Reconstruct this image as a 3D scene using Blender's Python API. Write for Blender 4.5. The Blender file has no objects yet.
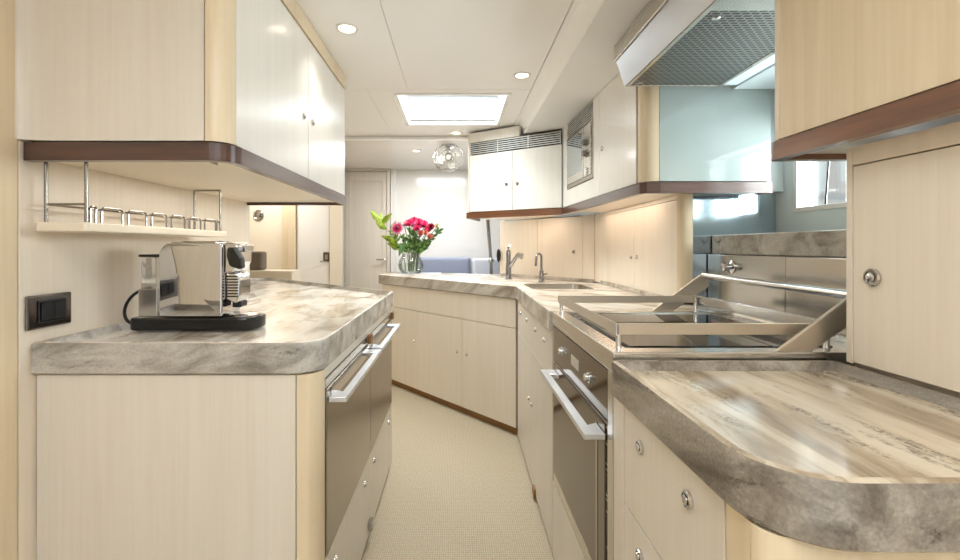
import bpy, bmesh, math, random
from mathutils import Vector, Matrix
random.seed(7)
C = bpy.context.scene.collection
PI = math.pi
S = bpy.context.scene

# ------------------------------------------------------------------ materials
def lin(c):
    return tuple(((v/255)/12.92 if v/255 <= .04045 else ((v/255+.055)/1.055)**2.4) for v in c) + (1,)

def newmat(name):
    m = bpy.data.materials.new(name); m.use_nodes = True
    nt = m.node_tree; b = nt.nodes['Principled BSDF']
    return m, nt, b

def plain(name, rgb, rough=.5, metal=0, spec=.5, coat=0, emis=None, estr=0):
    m, nt, b = newmat(name)
    b.inputs['Base Color'].default_value = lin(rgb)
    b.inputs['Roughness'].default_value = rough
    b.inputs['Metallic'].default_value = metal
    b.inputs['Specular IOR Level'].default_value = spec
    b.inputs['Coat Weight'].default_value = coat
    b.inputs['Coat Roughness'].default_value = .08
    if emis:
        b.inputs['Emission Color'].default_value = lin(emis)
        b.inputs['Emission Strength'].default_value = estr
    return m

def pos_map(nt, scale, rot=(0, 0, 0)):
    g = nt.nodes.new('ShaderNodeNewGeometry')
    mp = nt.nodes.new('ShaderNodeMapping')
    mp.inputs['Scale'].default_value = scale
    mr = nt.nodes.new('ShaderNodeMapping'); mr.inputs['Rotation'].default_value = rot
    nt.links.new(g.outputs['Position'], mr.inputs['Vector'])
    nt.links.new(mr.outputs['Vector'], mp.inputs['Vector'])
    return mp.outputs['Vector']

def noise(nt, vec, scale, detail=4, rough=.5, dist=0):
    n = nt.nodes.new('ShaderNodeTexNoise')
    n.inputs['Scale'].default_value = scale; n.inputs['Detail'].default_value = detail
    n.inputs['Roughness'].default_value = rough; n.inputs['Distortion'].default_value = dist
    nt.links.new(vec, n.inputs['Vector'])
    return n.outputs['Fac']

def ramp(nt, fac, stops):
    r = nt.nodes.new('ShaderNodeValToRGB')
    e = r.color_ramp.elements
    while len(e) < len(stops): e.new(.5)
    for k, (p, c) in enumerate(stops):
        e[k].position = p; e[k].color = lin(c) if max(c) > 1.001 else tuple(c)+(1,)
    nt.links.new(fac, r.inputs['Fac'])
    return r.outputs['Color']

def mixc(nt, fac, a, b, mode='MIX'):
    m = nt.nodes.new('ShaderNodeMix'); m.data_type = 'RGBA'; m.blend_type = mode
    if isinstance(fac, (int, float)): m.inputs[0].default_value = fac
    else: nt.links.new(fac, m.inputs[0])
    for s, v in ((6, a), (7, b)):
        if isinstance(v, tuple): m.inputs[s].default_value = v
        else: nt.links.new(v, m.inputs[s])
    return m.outputs[2]

def bump(nt, b, h, strength, dist=.002):
    n = nt.nodes.new('ShaderNodeBump'); n.inputs['Strength'].default_value = strength
    n.inputs['Distance'].default_value = dist
    nt.links.new(h, n.inputs['Height']); nt.links.new(n.outputs['Normal'], b.inputs['Normal'])

def wood(name, c_light, c_dark, scale, rough=.4, coat=.0, contrast=.5):
    m, nt, b = newmat(name)
    v = pos_map(nt, scale)
    f = noise(nt, v, 1.0, 5, .6, .4)
    g = noise(nt, pos_map(nt, tuple(s*.22 for s in scale)), 1.0, 3, .5, 1.2)
    c1 = ramp(nt, f, [(.32, c_dark), (.62, c_light)])
    c2 = ramp(nt, g, [(.35, c_dark), (.6, c_light)])
    nt.links.new(mixc(nt, contrast, c1, c2), b.inputs['Base Color'])
    b.inputs['Roughness'].default_value = rough
    b.inputs['Coat Weight'].default_value = coat; b.inputs['Coat Roughness'].default_value = .12
    return m

M = {}
M['veneer'] = wood('pale ash veneer', (220, 214, 204), (213, 205, 193), (85, 85, 2.5), .38, .15)
M['veneer_white'] = wood('pale veneer upper', (231, 229, 224), (225, 221, 214), (85, 85, 2.5), .30, .3)
M['veneer_warm'] = wood('warm ash veneer', (222, 206, 178), (212, 194, 163), (85, 85, 2.5), .38, .15)
M['locker'] = wood('locker veneer', (231, 221, 206), (225, 213, 196), (85, 85, 2.5), .4, .1)
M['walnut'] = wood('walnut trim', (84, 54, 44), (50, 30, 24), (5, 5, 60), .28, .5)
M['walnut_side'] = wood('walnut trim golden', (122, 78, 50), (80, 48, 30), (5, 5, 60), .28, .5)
M['gap'] = plain('shadow gap board', (92, 74, 56), .7)
M['ceiling'] = plain('cream ceiling panel', (245, 244, 242), .35, 0, .4)
M['white'] = plain('white gloss panel', (236, 234, 230), .16, 0, .5, .3)
M['cream'] = plain('cream lacquer', (232, 222, 204), .35)
M['hull'] = plain('pale blue gloss hull lining', (204, 216, 220), .12, 0, .5, .3)
M['chrome'] = plain('chrome', (205, 204, 204), .05, 1)
M['tapchrome'] = plain('tap chrome', (150, 150, 152), .1, 1)
M['wire'] = plain('dull chrome wire', (150, 146, 140), .18, 1)
M['nickel'] = plain('satin nickel', (200, 196, 190), .22, 1)
M['black'] = plain('black plastic', (14, 14, 15), .25)
M['rubber'] = plain('black rubber', (10, 10, 10), .6)
M['bglass'] = plain('black ceramic glass', (12, 11, 12), .03, 0, .5)
M['oglass'] = plain('smoked oven glass', (92, 80, 66), .07, .55)
M['display'] = plain('pale display', (200, 198, 190), .3)
M['taupe'] = plain('taupe cushion fabric', (122, 110, 98), .9)
M['blue'] = plain('slate blue fabric', (150, 158, 180), .85)
M['lightblue'] = plain('pale grey fabric', (214, 218, 228), .85)
M['socketsteel'] = plain('dark socket steel', (120, 112, 104), .2, 1)
M['lamp'] = plain('warm lamp', (255, 244, 224), .4, 0, .5, 0, (255, 240, 215), 5)
M['lampwhite'] = plain('hood light', (190, 205, 215), .2, 0, .5, 0, (210, 228, 240), .25)
M['offwhite'] = plain('off white plastic', (228, 226, 220), .4)
M['kick'] = wood('dark kick board', (150, 108, 58), (120, 84, 42), (5, 5, 60), .5)

def steel(name, rgb, rough, axis=(4, 4, 220), amt=.12):
    m, nt, b = newmat(name)
    f = noise(nt, pos_map(nt, axis), 1, 3, .6)
    b.inputs['Metallic'].default_value = 1
    r = nt.nodes.new('ShaderNodeMapRange'); r.inputs['To Min'].default_value = max(.02, rough-amt/2); r.inputs['To Max'].default_value = rough+amt/2
    nt.links.new(f, r.inputs['Value']); nt.links.new(r.outputs[0], b.inputs['Roughness'])
    b.inputs['Base Color'].default_value = lin(rgb)
    return m
M['steel'] = steel('brushed stainless', (206, 202, 195), .26)
M['steel_polish'] = steel('polished stainless', (214, 214, 214), .14, amt=.06)
M['fascia'] = plain('polished hood fascia', (172, 174, 178), .29, 1)
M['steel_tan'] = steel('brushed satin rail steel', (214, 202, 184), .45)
M['steel_bright'] = steel('bright satin handle steel', (224, 226, 230), .38)
M['steel_front'] = steel('brushed stainless front', (156, 147, 136), .24)
M['steel_back'] = steel('brushed splashback', (190, 188, 184), .2)

def stone(name, ang, cols, seed=0, soft=.5, dark=(96, 84, 70), veins=.57, fine=1.0, speck=.06):
    """cols: streak colours from dark to light"""
    m, nt, b = newmat(name)
    f = noise(nt, pos_map(nt, (1.7*fine, 11*fine, 11*fine), (seed*.3, 0, ang)), 1.0, 6, .62, .5)
    g = noise(nt, pos_map(nt, (1.6, 5.0, 5.0), (0, seed*.2, ang+.06)), 1.0, 4, .55, .7)
    grit = noise(nt, pos_map(nt, (150, 150, 150)), 1, 3, .75)
    base = ramp(nt, f, [(.34, cols[0]), (.44, cols[1]), (.52, cols[2]), (.68, cols[3])])
    grey = ramp(nt, f, [(.3, (126, 118, 108)), (.5, (170, 164, 154)), (.7, (208, 202, 192))])
    gmask = ramp(nt, g, [(.48, (0, 0, 0)), (.64, (soft, soft, soft))])
    col = mixc(nt, gmask, base, grey)
    d = noise(nt, pos_map(nt, (3.0, 15, 15), (seed*.2, .1, ang-.05)), 1, 6, .65, .4)
    dm = ramp(nt, d, [(veins, (0, 0, 0)), (veins+.09, (1, 1, 1))])
    gm = ramp(nt, grit, [(.40, (.1, .1, .1)), (.58, (1, 1, 1))])
    col = mixc(nt, mixc(nt, 1.0, dm, gm, 'MULTIPLY'), col, lin(dark))
    sp = ramp(nt, noise(nt, pos_map(nt, (210, 210, 210)), 1, 2, .6), [(.3, (1-speck,)*3), (.7, (1.0, 1.0, 1.0))])
    col = mixc(nt, 1.0, col, sp, 'MULTIPLY')
    nt.links.new(col, b.inputs['Base Color'])
    b.inputs['Roughness'].default_value = .25
    b.inputs['Coat Weight'].default_value = .2; b.inputs['Coat Roughness'].default_value = .1
    return m
TOP = [(132, 114, 92), (170, 153, 128), (206, 192, 168), (224, 213, 194)]
TOPL = [(158, 140, 120), (200, 188, 170), (228, 221, 210), (238, 235, 229)]  # left stone lightened, window glare put into its colours
EDG_SHADE = [(100, 92, 82), (128, 119, 107), (150, 142, 130), (174, 167, 156)]  # greyer copies of the stone for slab sides, shade put into the colour
EDGL_SHADE = [(132, 126, 118), (160, 155, 147), (182, 177, 169), (202, 198, 190)]
EDGF_SHADE = [(142, 130, 116), (170, 160, 147), (194, 186, 174), (212, 205, 194)]
M['stone_r'] = stone('stone right', PI/2, TOP, .0, .3, (92, 78, 60), .53)
M['stone_l'] = stone('stone left', PI/2-.12, TOPL, 1.3, .6, (118, 102, 86), .60)
M['stone_f'] = stone('stone far', .8, TOPL, 2.1, .5, (130, 118, 104), .62)
M['edge_shade_r'] = stone('stone shaded edge right', PI/2, EDG_SHADE, .7, .3, (62, 55, 46), .54, 1.3, .3)
M['edge_shade_l'] = stone('stone shaded edge left', PI/2-1.2, EDGL_SHADE, 1.9, .4, (78, 73, 68), .60, 1.2, .2)
M['edge_shade_f'] = stone('stone shaded edge far', .8, EDGF_SHADE, 2.6, .4, (130, 114, 96), .6, 1, .12)

def floor_mat():
    m, nt, b = newmat('woven beige flooring')
    def wave(direction, scale):
        w = nt.nodes.new('ShaderNodeTexWave'); w.bands_direction = direction
        w.inputs['Scale'].default_value = scale; w.inputs['Distortion'].default_value = .5
        w.inputs['Detail'].default_value = 1
        nt.links.new(pos_map(nt, (1, 1, 1)), w.inputs['Vector'])
        return w.outputs['Fac']
    a, c = wave('X', 38), wave('Y', 30)
    mul = nt.nodes.new('ShaderNodeMath'); mul.operation = 'MULTIPLY'
    nt.links.new(a, mul.inputs[0]); nt.links.new(c, mul.inputs[1])
    n = noise(nt, pos_map(nt, (160, 60, 1)), 1, 4, .7)
    c1 = ramp(nt, mul.outputs[0], [(.0, (152, 139, 116)), (.6, (196, 183, 158))])
    c2 = ramp(nt, n, [(.3, (160, 147, 124)), (.7, (200, 187, 163))])
    nt.links.new(mixc(nt, .5, c1, c2), b.inputs['Base Color'])
    b.inputs['Roughness'].default_value = .75
    bump(nt, b, mul.outputs[0], .5, .002)
    return m
M['floor'] = floor_mat()

def filter_mat():
    m, nt, b = newmat('expanded metal filter')
    v = nt.nodes.new('ShaderNodeTexBrick')
    v.inputs['Scale'].default_value = 1; v.inputs['Brick Width'].default_value = .026; v.inputs['Row Height'].default_value = .0125
    v.inputs['Mortar Size'].default_value = .0030; v.offset = .5
    v.inputs['Color1'].default_value = (0, 0, 0, 1); v.inputs['Color2'].default_value = (0, 0, 0, 1); v.inputs['Mortar'].default_value = (1, 1, 1, 1)
    nt.links.new(pos_map(nt, (1, 1, 1), (0, 0, .0)), v.inputs['Vector'])
    nt.links.new(mixc(nt, v.outputs['Fac'], lin((26, 27, 27)), lin((150, 150, 146))), b.inputs['Base Color'])
    nt.links.new(v.outputs['Fac'], b.inputs['Metallic'])
    b.inputs['Roughness'].default_value = .4
    bump(nt, b, v.outputs['Fac'], .6, .003)
    return m
M['filter'] = filter_mat()

def glass(name, tint=(1, 1, 1), clear=.9, rough=.02):
    m = bpy.data.materials.new(name); m.use_nodes = True
    nt = m.node_tree; nt.nodes.clear()
    o = nt.nodes.new('ShaderNodeOutputMaterial'); t = nt.nodes.new('ShaderNodeBsdfTransparent'); g = nt.nodes.new('ShaderNodeBsdfGlossy')
    t.inputs['Color'].default_value = tint+(1,); g.inputs['Roughness'].default_value = rough
    f = nt.nodes.new('ShaderNodeLayerWeight'); f.inputs['Blend'].default_value = .25
    k = nt.nodes.new('ShaderNodeMath'); k.operation = 'MULTIPLY_ADD'; k.inputs[1].default_value = .6; k.inputs[2].default_value = 1-clear
    nt.links.new(f.outputs['Fresnel'], k.inputs[0])
    x = nt.nodes.new('ShaderNodeMixShader')
    nt.links.new(k.outputs[0], x.inputs[0]); nt.links.new(t.outputs[0], x.inputs[1]); nt.links.new(g.outputs[0], x.inputs[2])
    nt.links.new(x.outputs[0], o.inputs['Surface'])
    return m
M['glass'] = glass('clear glass', (.95, .97, .96), .95)
M['vaseglass'] = glass('vase glass', (.97, .99, .98), .94)
M['tank'] = glass('tank plastic', (.86, .86, .85), .93)
M['panelglass'] = plain('pale green splash glass', (150, 161, 159), .06, 0, .6, .5)
M['endsteel'] = steel('mirror steel end', (186, 204, 214), .12, (3, 3, 3), .06)

# ------------------------------------------------------------------ object helpers
def tag(o, label=None, cat=None, group=None, kind=None):
    if label: o['label'] = label
    if cat: o['category'] = cat
    if group: o['group'] = group
    if kind: o['kind'] = kind
    return o

def wloc(o):
    v = Vector((0, 0, 0))
    while o is not None:
        v += o.location; o = o.parent
    return v

def thing(name, label, cat, loc=(0, 0, 0), group=None):
    o = bpy.data.objects.new(name, None); C.objects.link(o)
    o.empty_display_size = .05; o.location = loc
    return tag(o, label, cat, group)

def obj(name, bm, mat, parent=None, bevel=0, smooth=False, seg=2, loc=None):
    if bevel == 0 or not smooth:
        pass
    bmesh.ops.recalc_face_normals(bm, faces=bm.faces)
    me = bpy.data.meshes.new(name)
    base = wloc(parent) if parent is not None else Vector(loc or (0, 0, 0))
    bmesh.ops.translate(bm, verts=bm.verts, vec=-base)
    bm.to_mesh(me); bm.free()
    o = bpy.data.objects.new(name, me); C.objects.link(o)
    if parent is not None: o.parent = parent
    elif loc: o.location = loc
    me.materials.append(M[mat] if isinstance(mat, str) else mat)
    if bevel:
        b = o.modifiers.new('bevel', 'BEVEL'); b.width = bevel; b.segments = seg; b.limit_method = 'ANGLE'; b.angle_limit = math.radians(40)
        b.harden_normals = False
    if smooth:
        for p in me.polygons: p.use_smooth = True
        e = o.modifiers.new('wn', 'EDGE_SPLIT'); e.split_angle = math.radians(38)
    return o

def struct(name, bm, mat, bevel=0, parent=None):
    o = obj(name, bm, mat, parent, bevel)
    o['kind'] = 'structure'
    return o

def copy_tree(o, parent=None, **props):
    c = o.copy(); C.objects.link(c); c.parent = parent
    for k, v in props.items(): c[k] = v
    for ch in list(o.children): copy_tree(ch, c)
    return c

def new(): return bmesh.new()

def add_prism(bm, poly, z0, z1):
    lo = [bm.verts.new((x, y, z0)) for x, y in poly]; hi = [bm.verts.new((x, y, z1)) for x, y in poly]
    n = len(poly)
    bm.faces.new(lo[::-1]); bm.faces.new(hi)
    for i in range(n): bm.faces.new((lo[i], lo[(i+1) % n], hi[(i+1) % n], hi[i]))
    return bm

def prism(poly, z0, z1): return add_prism(new(), poly, z0, z1)

def add_xz(bm, poly, y0, y1):       # polygon in XZ, extruded along Y
    a = [bm.verts.new((x, y0, z)) for x, z in poly]; b = [bm.verts.new((x, y1, z)) for x, z in poly]
    n = len(poly); bm.faces.new(a); bm.faces.new(b[::-1])
    for i in range(n): bm.faces.new((a[i], b[i], b[(i+1) % n], a[(i+1) % n]))
    return bm

def add_box(bm, x0, x1, y0, y1, z0, z1):
    return add_prism(bm, [(x0, y0), (x1, y0), (x1, y1), (x0, y1)], z0, z1)

def box(*a): return add_box(new(), *a)

def rounded(poly, radii, seg=8):
    out = []; n = len(poly)
    for i, p in enumerate(poly):
        r = radii[i] if isinstance(radii, (list, tuple)) else radii
        p = Vector(p)
        if r <= 0: out.append(tuple(p)); continue
        a = (Vector(poly[i-1])-p).normalized(); b = (Vector(poly[(i+1) % n])-p).normalized()
        th = a.angle(b); t = r/math.tan(th/2)
        c = p+(a+b).normalized()*(r/math.sin(th/2))
        s, e = p+a*t-c, p+b*t-c
        a0 = math.atan2(s.y, s.x); da = (math.atan2(e.y, e.x)-a0+PI) % (2*PI)-PI
        for k in range(seg+1):
            q = a0+da*k/seg
            out.append((c.x+r*math.cos(q), c.y+r*math.sin(q)))
    return out

def rside(p, q):
    d = (Vector(q)-Vector(p)).normalized()
    return Vector((d.y, -d.x))

def add_strip(bm, pts, z0, z1, t):
    """band of thickness t whose outer face follows the plan polyline (outside on the right of travel)"""
    P = [Vector(p) for p in pts]; inn = []
    for i, p in enumerate(P):
        ns = []
        if i > 0: ns.append(rside(P[i-1], p))
        if i < len(P)-1: ns.append(rside(p, P[i+1]))
        m = sum(ns, Vector((0, 0))).normalized()
        inn.append(p-m*(t/max(.3, m.dot(ns[0]))))
    for i in range(len(P)-1):
        pass
    n = len(P)
    ring = lambda k: [bm.verts.new((P[k].x, P[k].y, z0)), bm.verts.new((P[k].x, P[k].y, z1)), bm.verts.new((inn[k].x, inn[k].y, z1)), bm.verts.new((inn[k].x, inn[k].y, z0))]
    R = [ring(k) for k in range(n)]
    bm.faces.new(R[0]); bm.faces.new(R[-1][::-1])
    for k in range(n-1):
        for j in range(4): bm.faces.new((R[k][j], R[k+1][j], R[k+1][(j+1) % 4], R[k][(j+1) % 4]))
    return bm

def strip(pts, z0, z1, t): return add_strip(new(), pts, z0, z1, t)

def arc(c, r, a0, a1, n=8):
    return [(c[0]+r*math.cos(a0+(a1-a0)*k/n), c[1]+r*math.sin(a0+(a1-a0)*k/n)) for k in range(n+1)]

def lerp(p, q, t): return (p[0]+(q[0]-p[0])*t, p[1]+(q[1]-p[1])*t)

def board(name, p, q, z0, z1, mat, parent, t=.018, g=.0015, off=0.0, bevel=.0012):
    """door / drawer front between plan points p and q (outside on the right of travel), g = gap all round"""
    P, Q = Vector(p), Vector(q); d = (Q-P).normalized(); n = rside(p, q)
    P2, Q2 = P+d*g+n*off, Q-d*g+n*off
    return obj(name, strip([P2, Q2], z0+g, z1-g, t), mat, parent, bevel)

def frame_of(d):
    d = Vector(d).normalized()
    u = d.cross(Vector((0, 0, 1)))
    if u.length < 1e-4: u = Vector((1, 0, 0))
    u.normalize(); return u, d.cross(u).normalized(), d

def add_lathe(bm, prof, c, axis=(0, 0, 1), seg=20, cap=True):
    """prof: list of (radius, height along axis)"""
    u, v, d = frame_of(axis); c = Vector(c); rings = []
    for r, h in prof:
        rings.append([bm.verts.new(c+d*h+(u*math.cos(2*PI*k/seg)+v*math.sin(2*PI*k/seg))*max(r, 1e-5)) for k in range(seg)])
    for i in range(len(rings)-1):
        for k in range(seg):
            bm.faces.new((rings[i][k], rings[i][(k+1) % seg], rings[i+1][(k+1) % seg], rings[i+1][k]))
    if cap:
        bm.faces.new(rings[0]); bm.faces.new(rings[-1])
    return bm

def lathe(*a, **k): return add_lathe(new(), *a, **k)

def add_tube(bm, pts, r, seg=10, closed=False):
    P = [Vector(p) for p in pts]; n = len(P); rings = []; u = None
    for i, p in enumerate(P):
        a = P[i-1] if i > 0 else (P[-1] if closed else P[0]); b = P[i+1] if i < n-1 else (P[0] if closed else P[-1])
        d = (b-a).normalized()
        if u is None: u, v, _ = frame_of(d)
        else:
            u = (u-d*u.dot(d)).normalized(); v = d.cross(u)
        rr = r[i] if isinstance(r, (list, tuple)) else r
        rings.append([bm.verts.new(p+(u*math.cos(2*PI*k/seg)+v*math.sin(2*PI*k/seg))*rr) for k in range(seg)])
    for i in range(n if closed else n-1):
        A, B = rings[i], rings[(i+1) % n]
        for k in range(seg): bm.faces.new((A[k], A[(k+1) % seg], B[(k+1) % seg], B[k]))
    if not closed:
        bm.faces.new(rings[0]); bm.faces.new(rings[-1])
    return bm

def tube(*a, **k): return add_tube(new(), *a, **k)

def bez(p0, p1, p2, p3, n=12):
    out = []
    for k in range(n+1):
        t = k/n; s = 1-t
        out.append(Vector(p0)*s**3+Vector(p1)*3*s*s*t+Vector(p2)*3*s*t*t+Vector(p3)*t**3)
    return out

def fil3(pts, r, n=5):
    """fillet a 3d polyline"""
    P = [Vector(p) for p in pts]; out = [P[0]]
    for i in range(1, len(P)-1):
        a = (P[i-1]-P[i]).normalized(); b = (P[i+1]-P[i]).normalized()
        for k in range(n+1):
            t = k/n; s = 1-t
            out.append((P[i]+a*r)*s*s+P[i]*2*s*t+(P[i]+b*r)*t*t)
    out.append(P[-1]); return out

def knob(parent, xy, z, n, r=.011, mat='nickel'):
    """round push-button latch: bezel with a raised button"""
    prof = [(r, 0), (r, .004), (r*.86, .006), (r*.72, .006), (r*.70, .003), (r*.55, .003), (r*.53, .007), (r*.42, .0085), (0, .009)]
    return obj('latch_knob', lathe(prof, (xy[0], xy[1], z), (n[0], n[1], 0), 20), mat, parent, smooth=True)

def inset_poly(pts, d):
    n = len(pts); P = [Vector(p) for p in pts]
    A = sum(P[i].x*P[(i+1) % n].y-P[(i+1) % n].x*P[i].y for i in range(n))
    sg = 1 if A > 0 else -1; out = []
    for i in range(n):
        a = (P[i]-P[i-1]).normalized(); b = (P[(i+1) % n]-P[i]).normalized()
        na = Vector((-a.y, a.x))*sg; nb = Vector((-b.y, b.x))*sg
        m = (na+nb).normalized(); out.append(tuple(P[i]+m*(d/max(.3, m.dot(na)))))
    return out

def worktop(pts, radii, seg, z0, z1, rim=.020, dip=.016, slope=.010, nose=.006):
    """slab with a rounded nosing and a raised rim all round; vertical faces get slot 1, greyer stone with side shade in its colour"""
    bm = new(); rings = []
    R = radii if isinstance(radii, (list, tuple)) else [radii]*len(pts)
    lev = [(nose*.6, z0, 0), (0, z0+nose*.6, 0), (0, z1-nose, 0), (nose*.3, z1-nose*.3, 0), (nose, z1, 0), (rim, z1, 0), (rim+slope*.35, z1-dip*.45, 0), (rim+slope, z1-dip, 0)]
    for d, z, _ in lev:
        pp = rounded(inset_poly(pts, d), [max(r-d, .003) if r > 0 else 0 for r in R], seg)
        rings.append([bm.verts.new((x, y, z)) for x, y in pp])
    n = len(rings[0])
    for li, (a, b) in enumerate(zip(rings, rings[1:])):
        for k in range(n):
            f = bm.faces.new((a[k], a[(k+1) % n], b[(k+1) % n], b[k]))
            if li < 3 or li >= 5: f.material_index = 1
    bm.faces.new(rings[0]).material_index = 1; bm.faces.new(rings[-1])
    return bm

# ------------------------------------------------------------------ camera
cam = bpy.data.cameras.new('camera'); co = bpy.data.objects.new('camera', cam); C.objects.link(co)
co.location = (0, 0, 1.15); co.rotation_euler = (PI/2, 0, 0)
cam.sensor_width = 36; cam.lens = 36*440/960
cam.shift_x = (480-457)/960; cam.shift_y = (247-280)/960
cam.clip_start = .02
S.camera = co

# ------------------------------------------------------------------ setting
CE = 2.0
struct('floor', box(-2.6, 1.7, -1.6, 5.0, -.05, 0), 'floor')
WX = -1.05
def wl():
    bm = new()
    return add_box(bm, WX-.06, WX, 1.054, 2.23, 0, CE)
struct('wall_left', wl(), 'locker', .002)
struct('wall_left_near', box(WX-.06, WX+.002, -1.6, 1.050, 0, CE), 'veneer_warm', .002)
struct('wall_back', box(-2.6, 1.7, 4.78, 4.86, 0, 2.1), 'white')
struct('wall_saloon_left', box(-2.66, -2.6, 2.0, 4.86, 0, 2.1), 'cream')
struct('wall_saloon_right', box(1.7, 1.76, 3.9, 4.86, 0, 2.1), 'white')
struct('wall_left_outer', box(-2.6, WX-.06, 2.10, 2.15, 0, CE), 'cream')
struct('wall_right_near', box(1.36, 1.42, -1.6, .9, 0, CE), 'veneer')

# hull side wall with window opening
HX = 1.33
wy0, wy1, wz0, wz1 = 1.12, 1.735, 1.285, 1.62
def hull():
    bm = new()
    add_box(bm, HX, HX+.08, .9, wy0, 0, CE)
    add_box(bm, HX, HX+.08, wy1, 4.86, 0, CE)
    add_box(bm, HX, HX+.08, wy0, wy1, 0, wz0)
    add_box(bm, HX, HX+.08, wy0, wy1, wz1, CE)
    return bm
struct('wall_right', hull(), 'hull')
win = struct('window_1', new(), 'offwhite')
bmw = new()
for a in ((wy0, wy0+.018, wz0, wz1), (wy1-.018, wy1, wz0, wz1), (wy0+.018, wy1-.018, wz0, wz0+.018), (wy0+.018, wy1-.018, wz1-.018, wz1)):
    add_box(bmw, HX-.006, HX+.05, *a)
struct('window_frame', bmw, 'offwhite', .002, win)
struct('window_pane', box(HX+.03, HX+.036, wy0+.018, wy1-.018, wz0+.018, wz1-.018), 'glass', 0, win)
struct('window_stay', tube([(HX+.01, 1.60, wz0+.02), (HX+.02, 1.585, wz1-.03)], .003, 6), 'black', 0, win)

# ceiling: panels with seams, hatch opening
hx0, hx1, hy0, hy1 = -.343, .288, 2.44, 3.06
def cpanel(name, x0, x1, y0, y1, z=CE, hole=None):
    g = .001
    bm = new()
    if hole:
        a, b, c, d = hole
        add_box(bm, x0+g, x1-g, y0+g, c, z, z+.03); add_box(bm, x0+g, x1-g, d, y1-g, z, z+.03)
        add_box(bm, x0+g, a, c, d, z, z+.03); add_box(bm, b, x1-g, c, d, z, z+.03)
    else: add_box(bm, x0+g, x1-g, y0+g, y1-g, z, z+.03)
    return bm
struct('ceiling', cpanel('c', -.267, .40, -1.6, 2.37), 'ceiling')
struct('ceiling_left', cpanel('c', -1.1, -.267, -1.6, 2.37), 'ceiling')
struct('ceiling_hatch_panel', cpanel('c', -.49, .40, 2.373, 3.37, hole=(hx0, hx1, hy0, hy1)), 'ceiling')
struct('ceiling_hatch_side', cpanel('c', -2.66, -.49, 2.373, 3.37), 'ceiling')
struct('ceiling_saloon', box(-2.66, 1.76, 3.37, 4.86, CE-.012, CE+.03), 'white', .004)
# backing above the seams so no light leaks
bmb = new()
add_box(bmb, -2.7, hx0-.03, -1.6, 4.9, CE+.031, CE+.05); add_box(bmb, hx1+.03, 1.8, -1.6, 4.9, CE+.031, CE+.05)
add_box(bmb, hx0-.03, hx1+.03, -1.6, hy0-.03, CE+.031, CE+.05); add_box(bmb, hx0-.03, hx1+.03, hy1+.03, 4.9, CE+.031, CE+.05)
struct('roof_slab', bmb, plain('joint backing', (188, 180, 168), .7))
# right-hand fairing: curved drop to the lower soffit
prof = [(.402, CE+.03), (.402, CE-.004)] + [(.402+.05*math.sin(t)+.012, CE-.07*(1-math.cos(t))-.004) for t in [k*PI/2/8 for k in range(9)]][1:] + [(1.40, 1.928), (1.40, CE+.03)]
struct('ceiling_soffit', add_xz(new(), prof, -1.6, 3.37), 'ceiling')
# hatch: well, frame, pane, blind cassette
hat = struct('window_2', new(), 'offwhite')
bmh = new()
for a in ((hx0-.012, hx0+.012, hy0-.012, hy1+.012), (hx1-.012, hx1+.012, hy0-.012, hy1+.012), (hx0+.012, hx1-.012, hy0-.012, hy0+.012), (hx0+.012, hx1-.012, hy1-.012, hy1+.012)):
    add_box(bmh, a[0], a[1], a[2], a[3], CE-.006, CE+.1)
struct('window_frame', bmh, 'white', .003, hat)
struct('window_pane', box(hx0+.012, hx1-.012, hy0+.012, hy1-.012, CE+.085, CE+.09), 'glass', 0, hat)
struct('blind_cassette', box(hx0+.02, hx1-.02, hy1-.075, hy1-.03, CE+.012, CE+.04), 'lightblue', .004, hat)

# beam line between galley and saloon
struct('trim_1', box(-2.6, .09, 3.355, 3.385, CE-.03, CE-.0125), 'ceiling', .004)

# saloon bulkhead: door, white door panel, pilasters
YB = 4.775
def PX(px, Y): return (px-457)/440*Y
def PZ(py, Y): return 1.15-(py-247)/440*Y
d1 = struct('door_1', new(), 'veneer')
dx0, dx1 = PX(345.5, 4.75), PX(387, 4.75)
bmd = new(); add_box(bmd, dx0, dx1, YB-.03, YB-.005, .02, 1.96)
struct('door_leaf', bmd, 'veneer', .003, d1)
bmd = new()
for a in ((dx0, dx0+.06, .02, 1.96), (dx1-.05, dx1, .02, 1.96), (dx0+.06, dx1-.05, 1.86, 1.96), (dx0+.06, dx1-.05, .02, .16)):
    add_box(bmd, a[0], a[1], YB-.042, YB-.0305, a[2], a[3])
struct('door_rail', bmd, 'veneer', .003, d1)
hz = PZ(259.5, 4.7); hxx = PX(386, 4.7)
struct('door_handle', tube(fil3([(hxx, YB-.042, hz), (hxx, YB-.09, hz), (hxx-.1, YB-.09, hz)], .02), .009, 8), 'nickel', 0, d1)
bmd = new()
add_box(bmd, dx0-.035, dx0-.004, YB-.06, YB-.002, 0, 2.0-.013); add_box(bmd, dx1+.004, dx1+.035, YB-.06, YB-.002, 0, 2.0-.013)
add_box(bmd, dx0-.004, dx1+.004, YB-.06, YB-.002, 1.963, 1.987)
struct('trim_2', bmd, 'veneer', .002)
d2 = struct('door_2', new(), 'white')
struct('door_leaf', box(PX(297, 4.6), PX(329, 4.6), 4.6, 4.625, .02, 1.985), 'white', .003, d2)
struct('door_handle', tube(fil3([(PX(327, 4.6)-.0, 4.6, 1.0), (PX(327, 4.6), 4.56, 1.0), (PX(327, 4.6)-.06, 4.56, 1.0)], .02), .008, 8), 'nickel', 0, d2)
struct('trim_3', box(PX(330, 4.6), PX(342.5, 4.6), 4.58, 4.64, 0, 1.987), 'cream', .003)
struct('trim_4', box(PX(289, 4.6), PX(296.4, 4.6), 4.57, 4.64, 0, 1.987), 'veneer_warm', .003)
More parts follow.
